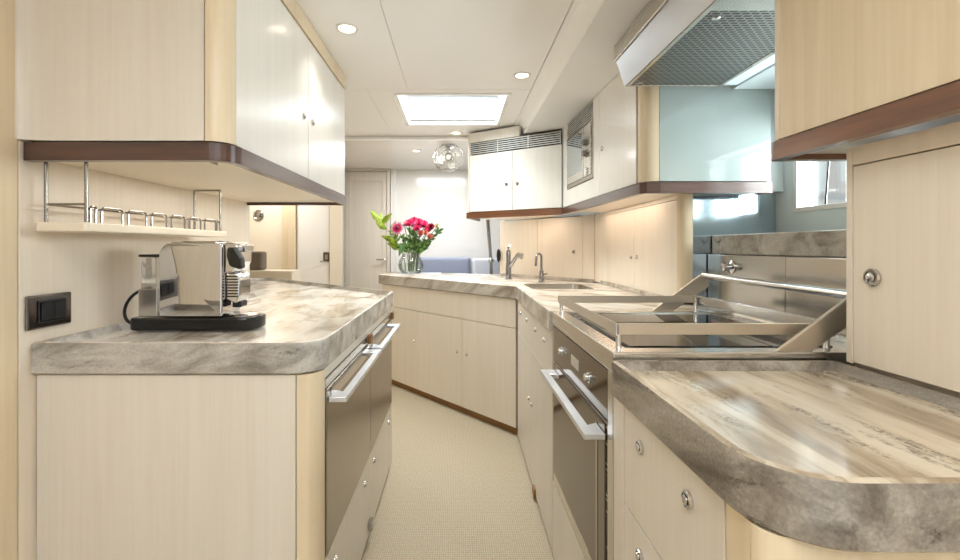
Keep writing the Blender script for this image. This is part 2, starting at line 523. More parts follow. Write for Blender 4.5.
struct('wall_recess', box(-2.6, PX(288.6, 4.6), 4.62, 4.66, 0, 1.987), 'cream')
struct('trim_5', box(PX(282, 4.6), PX(288.6, 4.6), 4.585, 4.619, 0, 1.987), 'veneer_warm', .003)
struct('trim_6', box(PX(390, 4.7), PX(395, 4.7), 4.74, 4.779, 0, 1.987), 'white', .003)

sw = thing('light_switch', 'small square grey switch plate on the white door panel beyond the left worktop', 'switch', (PX(326.5, 4.59), 4.599, PZ(257, 4.6)))
sx, sy, sz = sw.location
obj('switch_plate', box(sx-.035, sx+.035, 4.59, 4.599, sz-.05, sz+.05), 'socketsteel', sw, .003)
obj('rocker', box(sx-.015, sx+.015, 4.583, 4.5895, sz-.025, sz+.025), 'nickel', sw, .002)
wl_ = thing('wall_fitting', 'round chrome fitting high on the cream wall of the far left recess', 'fitting', (PX(258, 4.6), 4.62, PZ(215, 4.6)))
obj('ring', lathe([(.055, 0), (.055, .012), (.045, .02), (.038, .016), (.036, .004)], wl_.location, (0, -1, 0), 24), 'chrome', wl_, smooth=True)
obj('boss', lathe([(.02, 0), (.02, .025), (.012, .035), (0, .036)], wl_.location, (0, -1, 0), 16), 'nickel', wl_, smooth=True)

# ------------------------------------------------------------------ lamps in the ceiling
DL = [(347, 28, 'recessed downlight by the top of the left wall cabinets', CE), (522, 75, 'recessed downlight to the right of the ceiling hatch', CE), (456, 132.5, 'recessed downlight just beyond the ceiling hatch', CE), (416.5, 150.5, 'smallest recessed downlight in the glossy saloon ceiling', CE-.012)]
first = None
for px, py, lab, z in DL:
    Y = (z-1.15)*440/(247-py); X = PX(px, Y)
    if first is None:
        first = thing('downlight', lab, 'downlight', (X, Y, z), 'recessed ceiling downlights')
        obj('bezel', lathe([(.030, -.001), (.034, -.0055), (.042, -.004), (.043, -.0005)], (X, Y, z), (0, 0, 1), 28, cap=False), 'offwhite', first, smooth=True)
        obj('lens', lathe([(.0305, -.001), (.0302, -.003), (0, -.003)], (X, Y, z), (0, 0, 1), 24), 'lamp', first)
    else:
        c = copy_tree(first); c.location = (X, Y, z); c['label'] = lab
    L = bpy.data.lights.new('downlight_beam', 'SPOT'); L.energy = 4; L.spot_size = 2.0; L.spot_blend = .8; L.color = (1, .93, .84); L.shadow_soft_size = .02
    lo = bpy.data.objects.new('downlight_beam', L); lo.location = (X, Y, z-.035); C.objects.link(lo)

# saloon fan
fx, fy = PX(448.5, 3.62), 3.62
fan = thing('cabin_fan', 'round chrome wire cage fan hanging from the saloon ceiling', 'fan', (fx, fy, CE-.012))
fz = PZ(158, fy)
obj('bracket', lathe([(.05, -.001), (.05, -.012), (.015, -.02), (.012, -.06), (.0, -.062)], (fx, fy, CE-.012), (0, 0, 1), 20), 'chrome', fan, smooth=True)
bm = new()
for r, dy in ((.125, 0), (.122, -.03), (.095, -.05), (.06, -.06), (.03, -.063)):
    add_tube(bm, [(fx+r*math.cos(a), fy+dy, fz+r*.9*math.sin(a)) for a in [2*PI*k/28 for k in range(28)]], .0028, 5, True)
for k in range(14):
    a = 2*PI*k/14; add_tube(bm, [(fx+r*math.cos(a), fy+dy, fz+r*.9*math.sin(a)) for r, dy in ((.02, -.063), (.06, -.06), (.095, -.05), (.122, -.03), (.125, 0))], .002, 5)
obj('cage', bm, 'chrome', fan)
obj('motor', lathe([(.03, -.05), (.036, -.03), (.036, .03), (.025, .05), (0, .052)], (fx, fy, fz), (0, 1, 0), 20), 'nickel', fan, smooth=True)
for k in range(4):
    a = 2*PI*k/4+.4; bm = new()
    ca, sa = math.cos(a), math.sin(a)
    q = [(.025, -.012), (.06, -.035), (.1, -.03), (.108, .01), (.07, .03), (.025, .012)]
    vs = [bm.verts.new((fx+u*ca-v*sa, fy-.02+v*.35, fz+(u*sa+v*ca)*.9)) for u, v in q]
    bm.faces.new(vs); bmesh.ops.solidify(bm, geom=bm.faces[:], thickness=.002)
    obj('blade', bm, 'offwhite', fan)

# ------------------------------------------------------------------ LEFT BASE
FX = -.345           # front face
LY0, LY1 = 1.095, 2.32
lb = thing('base_cabinet', 'pale ash island cabinet under the left worktop with rounded corner post', 'cabinet', (-.7, 1.7, 0))
obj('carcass', prism([(WX+.003, LY0+.019), (-.42, LY0+.019), (FX-.019, LY0+.075), (FX-.019, LY1-.03), (-.75, LY1+.25), (WX+.003, LY1-.1)], .04, .833), 'gap', lb)
bm = new(); 
cove = arc((WX+.07, LY0-.0), .0, 0, 0, 1)
obj('end_panel', strip([(WX+.004, LY0), (-.402, LY0)], .02, .832, .017), 'veneer', lb, .0015)
obj('corner_post', strip([(-.399, LY0)]+arc((-.399, LY0+.054), .054, -PI/2, 0, 8)+[(FX, LY0+.054)], .02, .832, .016), 'veneer_warm', lb, 0, True)
obj('fascia_strip', strip([(FX-.001, 1.152), (FX-.001, LY1)], .806, .832, .016), 'veneer', lb, .001)
obj('far_stile', strip([(FX, 2.302), (FX, LY1)], .02, .804, .016), 'veneer', lb, .001)
for a, b in ((1.152, 1.727), (1.729, 2.30)):
    dw = board('drawer_front', (FX, a), (FX, b), .022, .332, 'veneer', lb)
    for y in (a+.09, b-.09): knob(dw, (FX-.0005, y), .268, (1, 0), .011)
obj('floor_catch', fil := box(FX+.0005, FX+.02, 1.70, 1.74, .05, .085), 'chrome', lb, .004)

def loop_handle(bm, xa, xb, y0, y1, za, zb, arm=.062, bar=.022):
    """flat U handle: outer bar on two broad flat arms"""
    s = 1 if xb > xa else -1
    P = [(xa, y0), (xb, y0), (xb, y1), (xa, y1), (xa, y1-arm), (xb-s*bar, y1-arm*.8), (xb-s*bar, y0+arm*.8), (xa, y0+arm)]
    if s < 0: P = P[::-1]
    lo = [bm.verts.new((x, y, za)) for x, y in P]; hi = [bm.verts.new((x, y, zb)) for x, y in P]
    n = len(P)
    for i in range(n): bm.faces.new((lo[i], lo[(i+1) % n], hi[(i+1) % n], hi[i]))
    if s < 0: I = lambda k: n-1-k
    else: I = lambda k: k
    for ring, rev in ((lo, True), (hi, False)):
        for q in ((0, 1, 6, 7), (1, 2, 5, 6), (2, 3, 4, 5)):
            v = [ring[I(k)] for k in q]
            bm.faces.new(v[::-1] if rev else v)

def drawer_appliance(y0, y1, lab):
    t = thing('dish_drawer', lab, 'appliance', (FX, (y0+y1)/2, .335), 'stainless appliance drawers in the left island')
    obj('front_panel', strip([(FX+.004, y0), (FX+.004, y1)], .335, .775, .020), 'steel_front', t, .003)
    obj('top_strip', strip([(FX+.001, y0), (FX+.001, y1)], .778, .803, .016), 'steel', t, .002)
    za, zb = .738, .752
    ox = FX+.052
    bm = new()
    loop_handle(bm, FX+.0045, ox, y0+.012, y1-.012, za, zb)
    obj('bar_handle', bm, 'steel_bright', t, .002)
    obj('handle_backing', strip([(FX+.0065, y0+.034), (FX+.0065, y1-.034)], .735, .772, .002), 'steel_polish', t)
    obj('latch', box(FX+.0045, FX+.018, y1-.05, y1-.012, .779, .815), 'kick', t, .002)
    return t
drawer_appliance(1.154, 1.728, 'nearer stainless appliance drawer with long flat bar handle in the left island')
drawer_appliance(1.731, 2.298, 'farther stainless appliance drawer with long flat bar handle in the left island')

wt = worktop([(WX+.002, 1.083), (FX+.008, 1.083), (FX+.008, 2.335), (-1.45, 3.40), (-1.78, 3.05), (-1.78, 2.235), (WX+.002, 2.235)], [.0, .075, .012, .06, .05, 0, 0], 10, .836, .915, .012, .021, .010)
wto = obj('worktop', wt, 'stone_l', None, 0, True, 3, loc=(-.7, 1.7, .836))
wto.data.materials.append(M['edge_shade_l'])
tag(wto, 'cream and grey veined stone worktop with raised rim under the coffee machine', 'worktop')
lr = thing('rear_cabinet', 'cream rear support below the far end of the left stone worktop', 'cabinet', (-1.3, 2.7, 0))
obj('side_panel', prism([(-.72, 2.60), (-1.42, 3.33), (-1.70, 3.02), (-1.70, 2.29), (-1.1, 2.29)], .0, .834), 'cream', lr)

# ------------------------------------------------------------------ LEFT UPPER
UX = -.56; UY0, UY1 = 1.065, 2.20
ub = thing('wall_cabinet', 'pale wall cabinet with rounded corner above the coffee machine', 'cabinet', (-.8, 1.6, 1.36), 'left wall cabinets')
obj('carcass', prism([(WX+.002, UY0+.02), (-.62, UY0+.02), (UX-.02, UY0+.07), (UX-.02, UY1-.02), (WX+.002, UY1-.02)], 1.385, 1.985), 'gap', ub)
# end panel: concave cove to the wall, flat face
cv = [(WX+.002+.10*(1-math.cos(t)), UY0-.022*(1-math.sin(t))) for t in [PI/2*k/10 for k in range(11)]]
obj('end_panel', strip([(x, y) for x, y in cv]+[(-.613, UY0)], 1.4075, 1.985, .014), 'veneer', ub, 0, True)
obj('corner_post', strip([(-.610, UY0)]+arc((-.610, UY0+.05), .05, -PI/2, 0, 8), 1.4075, 1.932, .014), 'veneer_warm', ub, 0, True)
da = board('door', (UX, 1.116), (UX, 1.655), 1.4065, 1.934, 'veneer_white', ub); knob(da, (UX, 1.61), PZ(116, 1.61), (1, 0), .012)
db = board('door', (UX, 1.657), (UX, 2.192), 1.4065, 1.934, 'veneer_white', ub); knob(db, (UX, 1.705), PZ(122, 1.70), (1, 0), .012)
obj('cornice', strip([(-.610, UY0)]+arc((-.610, UY0+.055), .055, -PI/2, 0, 8)+[(UX+.005, UY1)], 1.937, 1.998, .02), 'veneer_warm', ub, 0, True)
obj('far_end_panel', strip([(UX, UY1), (WX+.002, UY1)], 1.4075, 1.985, .016), 'veneer_white', ub, .001)
tp = [(WX+.006, UY0-.006), (-.608, UY0-.006)]+arc((-.608, UY0+.054), .06, -PI/2, 0, 8)+[(UX+.012, UY1-.02)]+arc((UX-.012, UY1-.012), .024, 0, PI/2, 5)+[(WX+.004, UY1+.012)]
obj('walnut_trim', strip(tp, 1.3585, 1.4025, .022), 'walnut', ub, .006, False, 3)
obj('underside', prism([(WX+.002, UY0+.02), (-.62, UY0+.02), (UX-.014, UY0+.07), (UX-.014, UY1-.014), (WX+.002, UY1-.014)], 1.372, 1.384), 'cream', ub)

# ------------------------------------------------------------------ glass rack shelf on the left wall
gs = thing('glass_shelf', 'narrow cream shelf with chrome wire dividers hung below the left wall cabinet', 'shelf', (-.97, 1.4, 1.19))
obj('shelf_board', prism(rounded([(-1.030, 1.076), (-.905, 1.076), (-.905, 1.735), (-1.030, 1.735)], [0, .01, .01, 0], 4), 1.188, 1.211), 'cream', gs, .003)
for y in (1.092, 1.71):
    for x in (-1.020, -.92):
        obj('hanger_rod', tube([(x, y, 1.2105), (x, y, 1.371)], .0042, 10), 'wire', gs, 0, True)
    obj('rod_bridge', tube([(-1.020, y, 1.369), (-.92, y, 1.369)], .0035, 8), 'wire', gs)
obj('rail', tube([(-1.020, 1.096, 1.256), (-1.020, 1.706, 1.256)], .003, 8), 'wire', gs)
obj('rail', tube([(-.925, 1.096, 1.246), (-.925, 1.706, 1.246)], .0025, 8), 'wire', gs)
obj('rail', tube([(-1.017, 1.092, 1.256), (-.924, 1.092, 1.256)], .003, 8), 'wire', gs)
yy = [(1.102, 1.118), (1.137, 1.208), (1.2285, 1.30), (1.323, 1.391), (1.415, 1.483), (1.51, 1.575), (1.60, 1.673), (1.682, 1.703)]
for a, b in yy:
    obj('divider', tube(fil3([(-.918, a, 1.2105), (-.918, a, 1.252), (-.918, b, 1.252), (-.918, b, 1.2105)], .014 if b-a > .04 else .008), .003, 8), 'wire', gs, 0, True)

# socket on the left wall
so = thing('wall_socket', 'dark brushed steel double socket on the left wall above the worktop', 'socket', (WX, 1.128, .99))
obj('cover_plate', box(WX+.001, WX+.009, 1.066, 1.190, .945, 1.030), 'socketsteel', so, .004)
obj('insert', box(WX+.0092, WX+.013, 1.092, 1.170, .960, 1.016), 'black', so, .002)
obj('rocker', box(WX+.0132, WX+.017, 1.097, 1.130, .966, 1.010), 'rubber', so, .002)
obj('rocker', box(WX+.0132, WX+.017, 1.132, 1.165, .966, 1.010), 'rubber', so, .002)

# ------------------------------------------------------------------ coffee machine
MY = 1.32
def mx(px): return PX(px, MY)
def mz(py): return PZ(py, MY)
ZS = .900
cm = thing('coffee_machine', 'chrome capsule coffee machine with black base and clear water tank', 'coffee machine', (mx(190), 1.375, ZS))
y0, y1 = MY, MY+.115
bxr = PX(263, y0+.055)
base = rounded([(mx(129), y0-.008), (bxr, y0-.008), (bxr, y1+.008), (mx(129), y1+.008)], [.02, .06, .06, .02], 8)
obj('base', prism(base, ZS, mz(318)), 'black', cm, .005)
body = rounded([(mx(158), mz(317.5)), (mx(222), mz(317.5)), (mx(222), mz(242)), (mx(158), mz(242))], [0, .006, .012, .045], 10)
obj('body', add_xz(new(), body, y0, y1), 'chrome', cm, .013, True, 5)
lid = rounded([(mx(172), y0+.02), (mx(214), y0+.02), (mx(214), y1-.02), (mx(172), y1-.02)], [.035, .01, .01, .035], 8)
obj('top_inlay', prism(lid, mz(242)+.0005, mz(242)+.003), 'nickel', cm, .001)
obj('power_button', lathe([(.006, 0), (.006, .003), (0, .0035)], (mx(214), y0+.03, mz(242)+.0005), (0, 0, 1), 12), 'black', cm)
# water tank
tk = obj('water_tank', prism(rounded([(mx(136), y0+.008), (mx(157.4), y0+.008), (mx(157.4), y1-.008), (mx(136), y1-.008)], [.02, 0, 0, .02], 6), mz(317), mz(257.5)), 'tank', cm, .003)
obj('tank_lid', prism(rounded([(mx(134), y0+.004), (mx(157.6), y0+.004), (mx(157.6), y1-.004), (mx(134), y1-.004)], [.02, 0, 0, .02], 6), mz(257.2), mz(254.5)), 'black', tk, .002)
obj('drip_box', prism(rounded([(mx(138), y0+.0), (mx(157.2), y0+.0), (mx(157.2), y0+.007), (mx(138), y0+.007)], [.003, 0, 0, .003], 3), mz(316.5), mz(289)), 'nickel', tk, .002)
# head: front block, lever, capsule outlet
hd = obj('brew_head', add_xz(new(), rounded([(mx(222.4), mz(273)), (mx(230), mz(273)), (mx(236), mz(262)), (mx(236), mz(246)), (mx(232), mz(242.5)), (mx(222.4), mz(242.5))], [0, .005, .008, .015, .008, 0], 5), y0+.012, y1-.012), 'chrome', cm, .004)
obj('button_plate', prism([(mx(234), y0+.03), (mx(241), y0+.03), (mx(241), y1-.03), (mx(234), y1-.03)], mz(252), mz(244.5)), 'nickel', hd, .003)
lev = add_xz(new(), rounded([(mx(229), mz(247)), (mx(236), mz(247)), (mx(243), mz(258)), (mx(244), mz(268)), (mx(240), mz(269)), (mx(231), mz(266)), (mx(228), mz(256))], [.008, .01, .01, .006, .006, .012, .012], 5), y0-.012, y0+.0115)
obj('lever', lev, 'black', cm, .004)
gr = add_xz(new(), rounded([(mx(222.4), mz(300)), (mx(233), mz(305)), (mx(236), mz(296)), (mx(236.5), mz(280)), (mx(233), mz(273.6)), (mx(222.4), mz(273.6))], [0, .006, .01, .02, .006, 0], 5), y0+.02, y1-.02)
cc = obj('capsule_container', gr, 'chrome', cm, .004)
for k in range(8):
    z = mz(276.5+k*2.9)
    obj('grille_bar', box(mx(223.5), mx(234.5), y0+.0165, y0+.0205, z-.0032, z+.0008), 'black', cc)
obj('spout', box(mx(226), mx(235), y0+.035, y1-.035, mz(309), mz(303)), 'black', cm, .003)
obj('cup_tray', lathe([(.045, 0), (.045, .004), (.040, .006), (0, .006)], (mx(236), (y0+y1)/2, mz(318)+.0005), (0, 0, 1), 28), 'nickel', cm, smooth=True)
obj('power_cord', tube(bez((mx(133), y0+.03, mz(325)), (mx(110), y0+.02, mz(330)), (mx(108), y0+.05, mz(292)), (mx(135), y0+.07, mz(290)), 18), .0045, 8), 'rubber', cm, smooth=True)

# ------------------------------------------------------------------ FAR + SINK RUN (L-shaped worktop)
EL = (-.663, 3.786); CR = (.365, 2.66); SR = (.3526, 1.625)
fb = thing('base_cabinet', 'pale ash base cabinet with three doors facing the aisle at its far end', 'cabinet', (-.1, 3.3, 0), 'galley base cabinets')
nF = rside(EL, CR); dF = (Vector(CR)-Vector(EL)).normalized()
Lf = (Vector(CR)-Vector(EL)).length
def fp(t): return tuple(Vector(EL)+dF*t)
IN = -nF
bk0 = Vector(EL)+dF*.03+IN*.02; bk1 = Vector(CR)+IN*.02-dF*.01
obj('carcass', prism([tuple(bk0), tuple(bk1), tuple(bk1+Vector((.3, .35))), tuple(bk0+Vector((.10, .30)))], .05, .81), 'gap', fb)
def tpx(px, P, Q):
    """parameter along plan segment P-Q seen at image column px from the camera position (used to space the door joints)"""
    k = (px-457)/440; d = (Q[0]-P[0], Q[1]-P[1])
    return (k*P[1]-P[0])/(d[0]-k*d[1])
t1, t2 = tpx(418, EL, CR), tpx(462, EL, CR)
q0, q1, q2, q3 = lerp(EL, CR, .02), lerp(EL, CR, t1), lerp(EL, CR, t2), lerp(EL, CR, .992)
zt, zm = .834, .655
board('drawer_front', q0, q3, zm, zt, 'locker', fb)
for a, b, side in ((q0, q1, .9), (q1, q2, .9), (q2, q3, .1)):
    d = board('door', a, b, .05, zm-.001, 'locker', fb)
    if side: knob(d, lerp(a, b, side), .42, nF, .010)
obj('kick_board', strip([tuple(Vector(q0)+IN*.03), tuple(Vector(q3)+IN*.03)], .0, .05, .015), 'kick', fb)
obj('side_panel', strip([tuple(Vector(EL)+dF*.02+IN*.32+Vector((-.04,.0))), tuple(Vector(EL)+dF*.02+IN*.02)], .02, .834, .015), 'locker', fb)

sb = thing('base_cabinet', 'pale ash sink cabinet with two drawers over two doors beside the oven', 'cabinet', (.6, 2.2, 0), 'galley base cabinets')
nS = rside(CR, SR)
obj('carcass', prism([tuple(Vector(CR)+Vector((.02, -.0))), tuple(Vector(SR)+Vector((.02, .02))), (1.0, 1.64), (1.0, 2.66)], .03, .82), 'gap', sb)
sm = lerp(CR, SR, tpx(531, CR, SR))
c0 = lerp(CR, SR, .012); c1 = lerp(CR, SR, .965)
for a, b, ks in ((c0, sm, (.3, .75)), (sm, c1, (.3, .75))):
    dw = board('drawer_front', a, b, .655, .834, 'veneer', sb)
    for k in ks: knob(dw, lerp(a, b, k), .775, nS, .011)
for a, b, k in ((c0, sm, .9), (sm, c1, .08)):
    d = board('door', a, b, .02, .654, 'veneer', sb); knob(d, lerp(a, b, k), .40, nS, .012)
obj('end_stile', strip([c1, lerp(CR, SR, .998)], .02, .834, .016), 'veneer', sb, .001)
obj('floor_catch', box(.347, .357, 1.99, 2.04, .012, .05), 'kick', sb, .003)

ov = lambda p, n, d: tuple(Vector(p)+Vector(n)*d)
crn = (CR[0]-.010, CR[1]-.004)
wt = worktop([(EL[0]-.012, EL[1]-.002), crn, (SR[0]-.012, 1.6285), (1.0395, 1.6285), (1.0395, 3.2), (.45, 3.74), (-.70, 4.16)], [.015, .02, 0, 0, 0, 0, .03], 5, .836, .915, .012, .006, .008)
# sink cut-out
sx0, sx1, sy0, sy1 = .43, .80, 2.52, 2.90
cut = prism(rounded([(sx0, sy0), (sx1, sy0), (sx1, sy1), (sx0, sy1)], .05, 6), .7, 1.0)
fw = obj('worktop', wt, 'stone_f', None, 0, False, 3, loc=(.2, 3.0, .836)); fw.data.materials.append(M['edge_shade_f'])
cuto = obj('cutter', cut, 'gap')
bo = fw.modifiers.new('hole', 'BOOLEAN'); bo.object = cuto; bo.operation = 'DIFFERENCE'; bo.solver = 'EXACT'
bpy.context.view_layer.update()
me2 = bpy.data.meshes.new_from_object(fw.evaluated_get(bpy.context.evaluated_depsgraph_get()))
fw.modifiers.clear(); fw.data = me2
bpy.data.objects.remove(cuto)
tag(fw, 'L-shaped cream and grey stone worktop around the sink with a flower vase on it', 'worktop')

sk = thing('sink', 'stainless steel sink set into the far stone worktop', 'sink', ((sx0+sx1)/2, (sy0+sy1)/2, .8365))
def basin():
    bm = new()
    R = lambda i, r: rounded([(sx0+i, sy0+i), (sx1-i, sy0+i), (sx1-i, sy1-i), (sx0+i, sy1-i)], r, 6)
    rings = []
    for i, r, z in ((.001, .05, .9075), (.002, .05, .86), (.006, .05, .838), (.03, .06, .8215), (.12, .05, .8205)):
        rings.append([bm.verts.new((x, y, z)) for x, y in R(i, r)])
    for a, b in zip(rings, rings[1:]):
        for k in range(len(a)): bm.faces.new((a[k], a[(k+1) % len(a)], b[(k+1) % len(a)], b[k]))
    bm.faces.new(rings[-1]); return bm
obj('basin', basin(), 'steel', sk, smooth=True)
obj('drain', lathe([(.03, 0), (.03, .003), (.02, .003), (0, .002)], ((sx0+sx1)/2, (sy0+sy1)/2, .821), (0, 0, 1), 20), 'chrome', sk)

us = obj('upstand', strip([(.352, 3.680), (.917, 2.960)], .9095, .932, .006), 'edge_shade_f', None, .002, loc=(.6, 3.3, .9095))  # upstand's own brown-grey, shares the shaded edge stone
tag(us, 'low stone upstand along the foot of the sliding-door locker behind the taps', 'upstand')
us2 = obj('upstand', strip([(.940, 2.90), (.927, 1.88)], .9095, .932, .006), 'edge_shade_f', None, .002, loc=(.93, 2.4, .9095))
tag(us2, 'low stone upstand along the foot of the two-door locker by the cooktop', 'upstand')

# mixer tap and small filter tap
ZW = .9095
tx, ty = PX(508.5, 3.3), 3.30
tap = thing('mixer_tap', 'tall chrome mixer tap with pull-out spray head left of the sink', 'tap', (tx, ty, ZW))
obj('tap_body', lathe([(.03, 0), (.03, .008), (.021, .012), (.02, .10), (.017, .13), (.018, .2), (.014, .215), (0, .218)], (tx, ty, ZW), (0, 0, 1), 20), 'tapchrome', tap, smooth=True)
obj('spout', tube(bez((tx+.005, ty-.005, ZW+.09), (tx+.03, ty-.04, ZW+.12), (tx+.04, ty-.06, ZW+.17), (tx+.07, ty-.09, ZW+.18)), [.014]*10+[.018, .022, .022], 12), 'tapchrome', tap, smooth=True)
obj('spray_head', lathe([(.024, 0), (.026, .012), (.024, .04), (.0, .042)], (tx+.07, ty-.09, ZW+.158), (.15, -.2, 1), 16), 'nickel', tap, smooth=True)
obj('lever', tube([(tx, ty, ZW+.215), (tx-.004, ty-.006, ZW+.235), (tx+.005, ty-.03, ZW+.25)], [.008, .008, .011], 8), 'tapchrome', tap, smooth=True)
ux, uy = PX(541.5, 3.05), 3.05
tp2 = thing('filter_tap', 'small chrome swan-neck tap behind the sink', 'tap', (ux, uy, ZW))
obj('tap_body', lathe([(.022, 0), (.022, .008), (.016, .012), (.015, .075), (.008, .085), (0, .086)], (ux, uy, ZW), (0, 0, 1), 18), 'tapchrome', tp2, smooth=True)
pts = [(ux, uy, ZW+.08), (ux, uy, ZW+.16)]+[(ux-.022+.022*math.cos(a)*1.0, uy-.02*(1-math.cos(a)), ZW+.165+.03*math.sin(a)) for a in [PI*k/8 for k in range(9)]]+[(ux-.046, uy-.04, ZW+.11)]
obj('swan_neck', tube(pts, .008, 10), 'tapchrome', tp2, smooth=True)
obj('tap_lever', tube([(ux+.012, uy, ZW+.05), (ux+.04, uy-.01, ZW+.055)], .005, 8), 'tapchrome', tp2, smooth=True)

# ------------------------------------------------------------------ OVEN + HOB
OY0, OY1 = .985, 1.612; OX = .349
on = thing('oven', 'built-in stainless oven with smoked glass door and bar handle', 'oven', (OX+.2, 1.3, .29))
obj('housing', box(OX+.02, .95, OY0+.005, OY1-.005, .296, .862), 'gap', on)
def face(n, ya, yb, za, zb, mat, x=OX, t=.016, par=on, bev=.002): return obj(n, box(x, x+t, ya, yb, za, zb), mat, par, bev)
face('side_trim', OY0, OY0+.036, .296, .866, 'nickel'); face('side_trim', OY1-.012, OY1, .296, .866, 'nickel')
cp = face('control_panel', OY0+.038, OY1-.014, .742, .864, 'oglass', OX+.001)
for y in (1.165, 1.46):
    obj('control_knob', lathe([(.015, 0), (.015, .002), (.011, .003), (.010, .012), (.009, .013), (0, .013)], (OX+.0008, y, .805), (-1, 0, 0), 20), 'steel_polish', cp, smooth=True)
obj('display', box(OX-.0005, OX+.0008, 1.265, 1.345, .792, .822), 'display', cp)
dr = face('oven_door', OY0+.038, OY1-.014, .298, .738, 'steel', OX+.002, .014)
obj('door_glass', box(OX-.002, OX+.0018, OY0+.05, OY1-.03, .345, .735), 'oglass', dr, .001)
obj('inner_band', box(OX-.0032, OX-.0021, OY0+.10, OY0+.115, .345, .72), 'steel_front', dr)
bm = new(); loop_handle(bm, OX-.0025, OX-.052, OY0+.042, OY1-.04, .699, .713, .07, .024)
obj('bar_handle', bm, 'steel_bright', dr, .002)
obj('lower_trim', box(OX-.001, OX+.001, OY0+.05, OY1-.03, .30, .343), 'steel', dr)
od = thing('drawer', 'pale ash plinth drawer below the oven', 'drawer', (OX, 1.3, .02))
obj('drawer_front', box(OX+.002, OX+.018, OY0+.002, OY1-.002, .022, .292), 'veneer', od, .0015)

hb = thing('cooktop', 'black glass cooktop in a stainless surround with raised pot rails', 'cooktop', (.7, 1.3, .868))
HY0, HY1 = .978, 1.622; HT = .916
bm = prism([(OX-.002, HY0), (1.038, HY0), (1.038, HY1), (OX-.002, HY1)], .868, HT)
bm.normal_update(); bm.faces.ensure_lookup_table(); top = max(bm.faces, key=lambda f: f.calc_center_median().z)
bmesh.ops.inset_region(bm, faces=[top], thickness=.045, use_even_offset=True)
bmesh.ops.inset_region(bm, faces=[top], thickness=.008, use_even_offset=True)
bmesh.ops.translate(bm, verts=top.verts, vec=(0, 0, -.010))
obj('surround', bm, 'steel', hb, .003)
gl = obj('glass_plate', box(.412, .90, HY0+.075, HY1-.075, HT-.0095, HT-.003), 'bglass', hb, .002)
rx0, rx1, ry0, ry1 = .366, .872, 1.012, 1.598
rz0, rz1 = .948, .974
rp = rounded([(rx0, ry0), (rx0, ry1), (rx1, ry1), (rx1, ry0)], .012, 4)
def railbm(seg): return strip(seg, rz0, rz1, .005)
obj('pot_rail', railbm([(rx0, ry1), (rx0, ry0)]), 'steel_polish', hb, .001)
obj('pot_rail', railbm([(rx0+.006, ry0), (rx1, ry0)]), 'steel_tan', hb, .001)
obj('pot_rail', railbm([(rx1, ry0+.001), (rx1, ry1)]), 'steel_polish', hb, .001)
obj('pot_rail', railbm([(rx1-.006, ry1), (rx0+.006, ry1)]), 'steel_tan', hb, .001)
for x in (rx0+.010, rx1-.012):
    for y in (ry0+.012, ry1-.012):
        obj('rail_post', lathe([(.008, 0), (.0065, .003), (.0065, rz1-HT-.006), (0, rz1-HT-.005)], (x, y, HT-.0), (0, 0, 1), 12), 'steel', hb, smooth=True)
# folding lid stays
ld = thing('lid_rail', 'polished stainless tube rail on two slanting flat arms behind the cooktop', 'rail', (.88, 1.3, HT))
RX, RZ = .905, 1.045
obj('tube_rail', tube([(RX, .985, RZ-.006), (RX, 1.615, RZ)], .011, 14), 'steel_polish', ld, smooth=True)
for y in (.981, 1.606):
    ap = [(RX+.012, RZ+.008), (RX-.016, RZ+.004), (.712, HT+.001), (.792, HT+.001), (RX+.014, RZ-.04)]
    obj('arm', add_xz(new(), ap, y, y+.008), 'steel_tan', ld, .002)
obj('lower_bar', box(RX+.02, RX+.026, .99, 1.60, .94, .965), 'steel_polish', ld, .001)

# splashback and stone ledge behind the hob
sp = thing('splashback', 'brushed stainless splashback panels behind the cooktop', 'splashback', (1.05, 1.3, .918))
obj('panel', box(1.041, 1.049, 1.397, 1.826, .919, 1.119), 'steel_back', sp, .001)
obj('panel', box(1.041, 1.049, .95, 1.395, .919, 1.119), 'steel_back', sp, .001)
vy = 1.041*440/(732-457); vz = PZ(267, vy)
obj('gas_tap', lathe([(.024, 0), (.024, .004), (.012, .008), (.011, .022), (.015, .024), (.014, .034), (0, .036)], (1.0405, vy, vz), (-1, 0, 0), 18), 'chrome', sp, smooth=True)
lg = obj('ledge', box(1.058, HX-.002, .95, 1.828, 1.12, 1.198), 'edge_shade_l', None, .004, loc=(1.2, 1.3, 1.12))  # ledge's own grey, shares the shaded edge stone
tag(lg, 'grey-brown stone ledge above the splashback below the side window', 'ledge')

# ------------------------------------------------------------------ NEAR RIGHT BASE
NX = .347
nb = thing('base_cabinet', 'pale ash cabinet with big chrome latches nearest on the right side', 'cabinet', (.6, .7, 0), 'galley base cabinets')
obj('carcass', prism(rounded([(NX+.02, .955), (NX+.02, .53), (.40, .50), (.83, .50), (.83, .955)], 0), .03, .82), 'gap', nb)
obj('side_stile', strip([(NX, .972), (NX, .916)], .02, .824, .016), 'veneer', nb, .001)
obj('steel_edge', box(NX+.001, .5, .9735, .9765, .02, .9), 'nickel', nb)
for a, b, z0, z1 in ((.914, .570, .62, .824), (.914, .570, .32, .618), (.914, .570, .02, .318)):
    dw = board('drawer_front', (NX, a), (NX, b), z0, z1, 'veneer', nb)
    for y in (.83, .658): knob(dw, (NX, y), z1-.052, (-1, 0), .0135, 'chrome')
obj('stile', strip([(NX, .568), (NX, .521)], .02, .824, .016), 'veneer_warm', nb, .001)
obj('corner_panel', strip([(NX, .519)]+arc((NX+.05, .539), .05, PI, 1.5*PI, 8)[0:0]+[(NX+.05-.05*math.cos(t), .519-.03*math.sin(t)) for t in [PI/2*k/8 for k in range(1, 9)]]+[(.83, .489)], .02, .824, .014), 'veneer_warm', nb, 0, True)
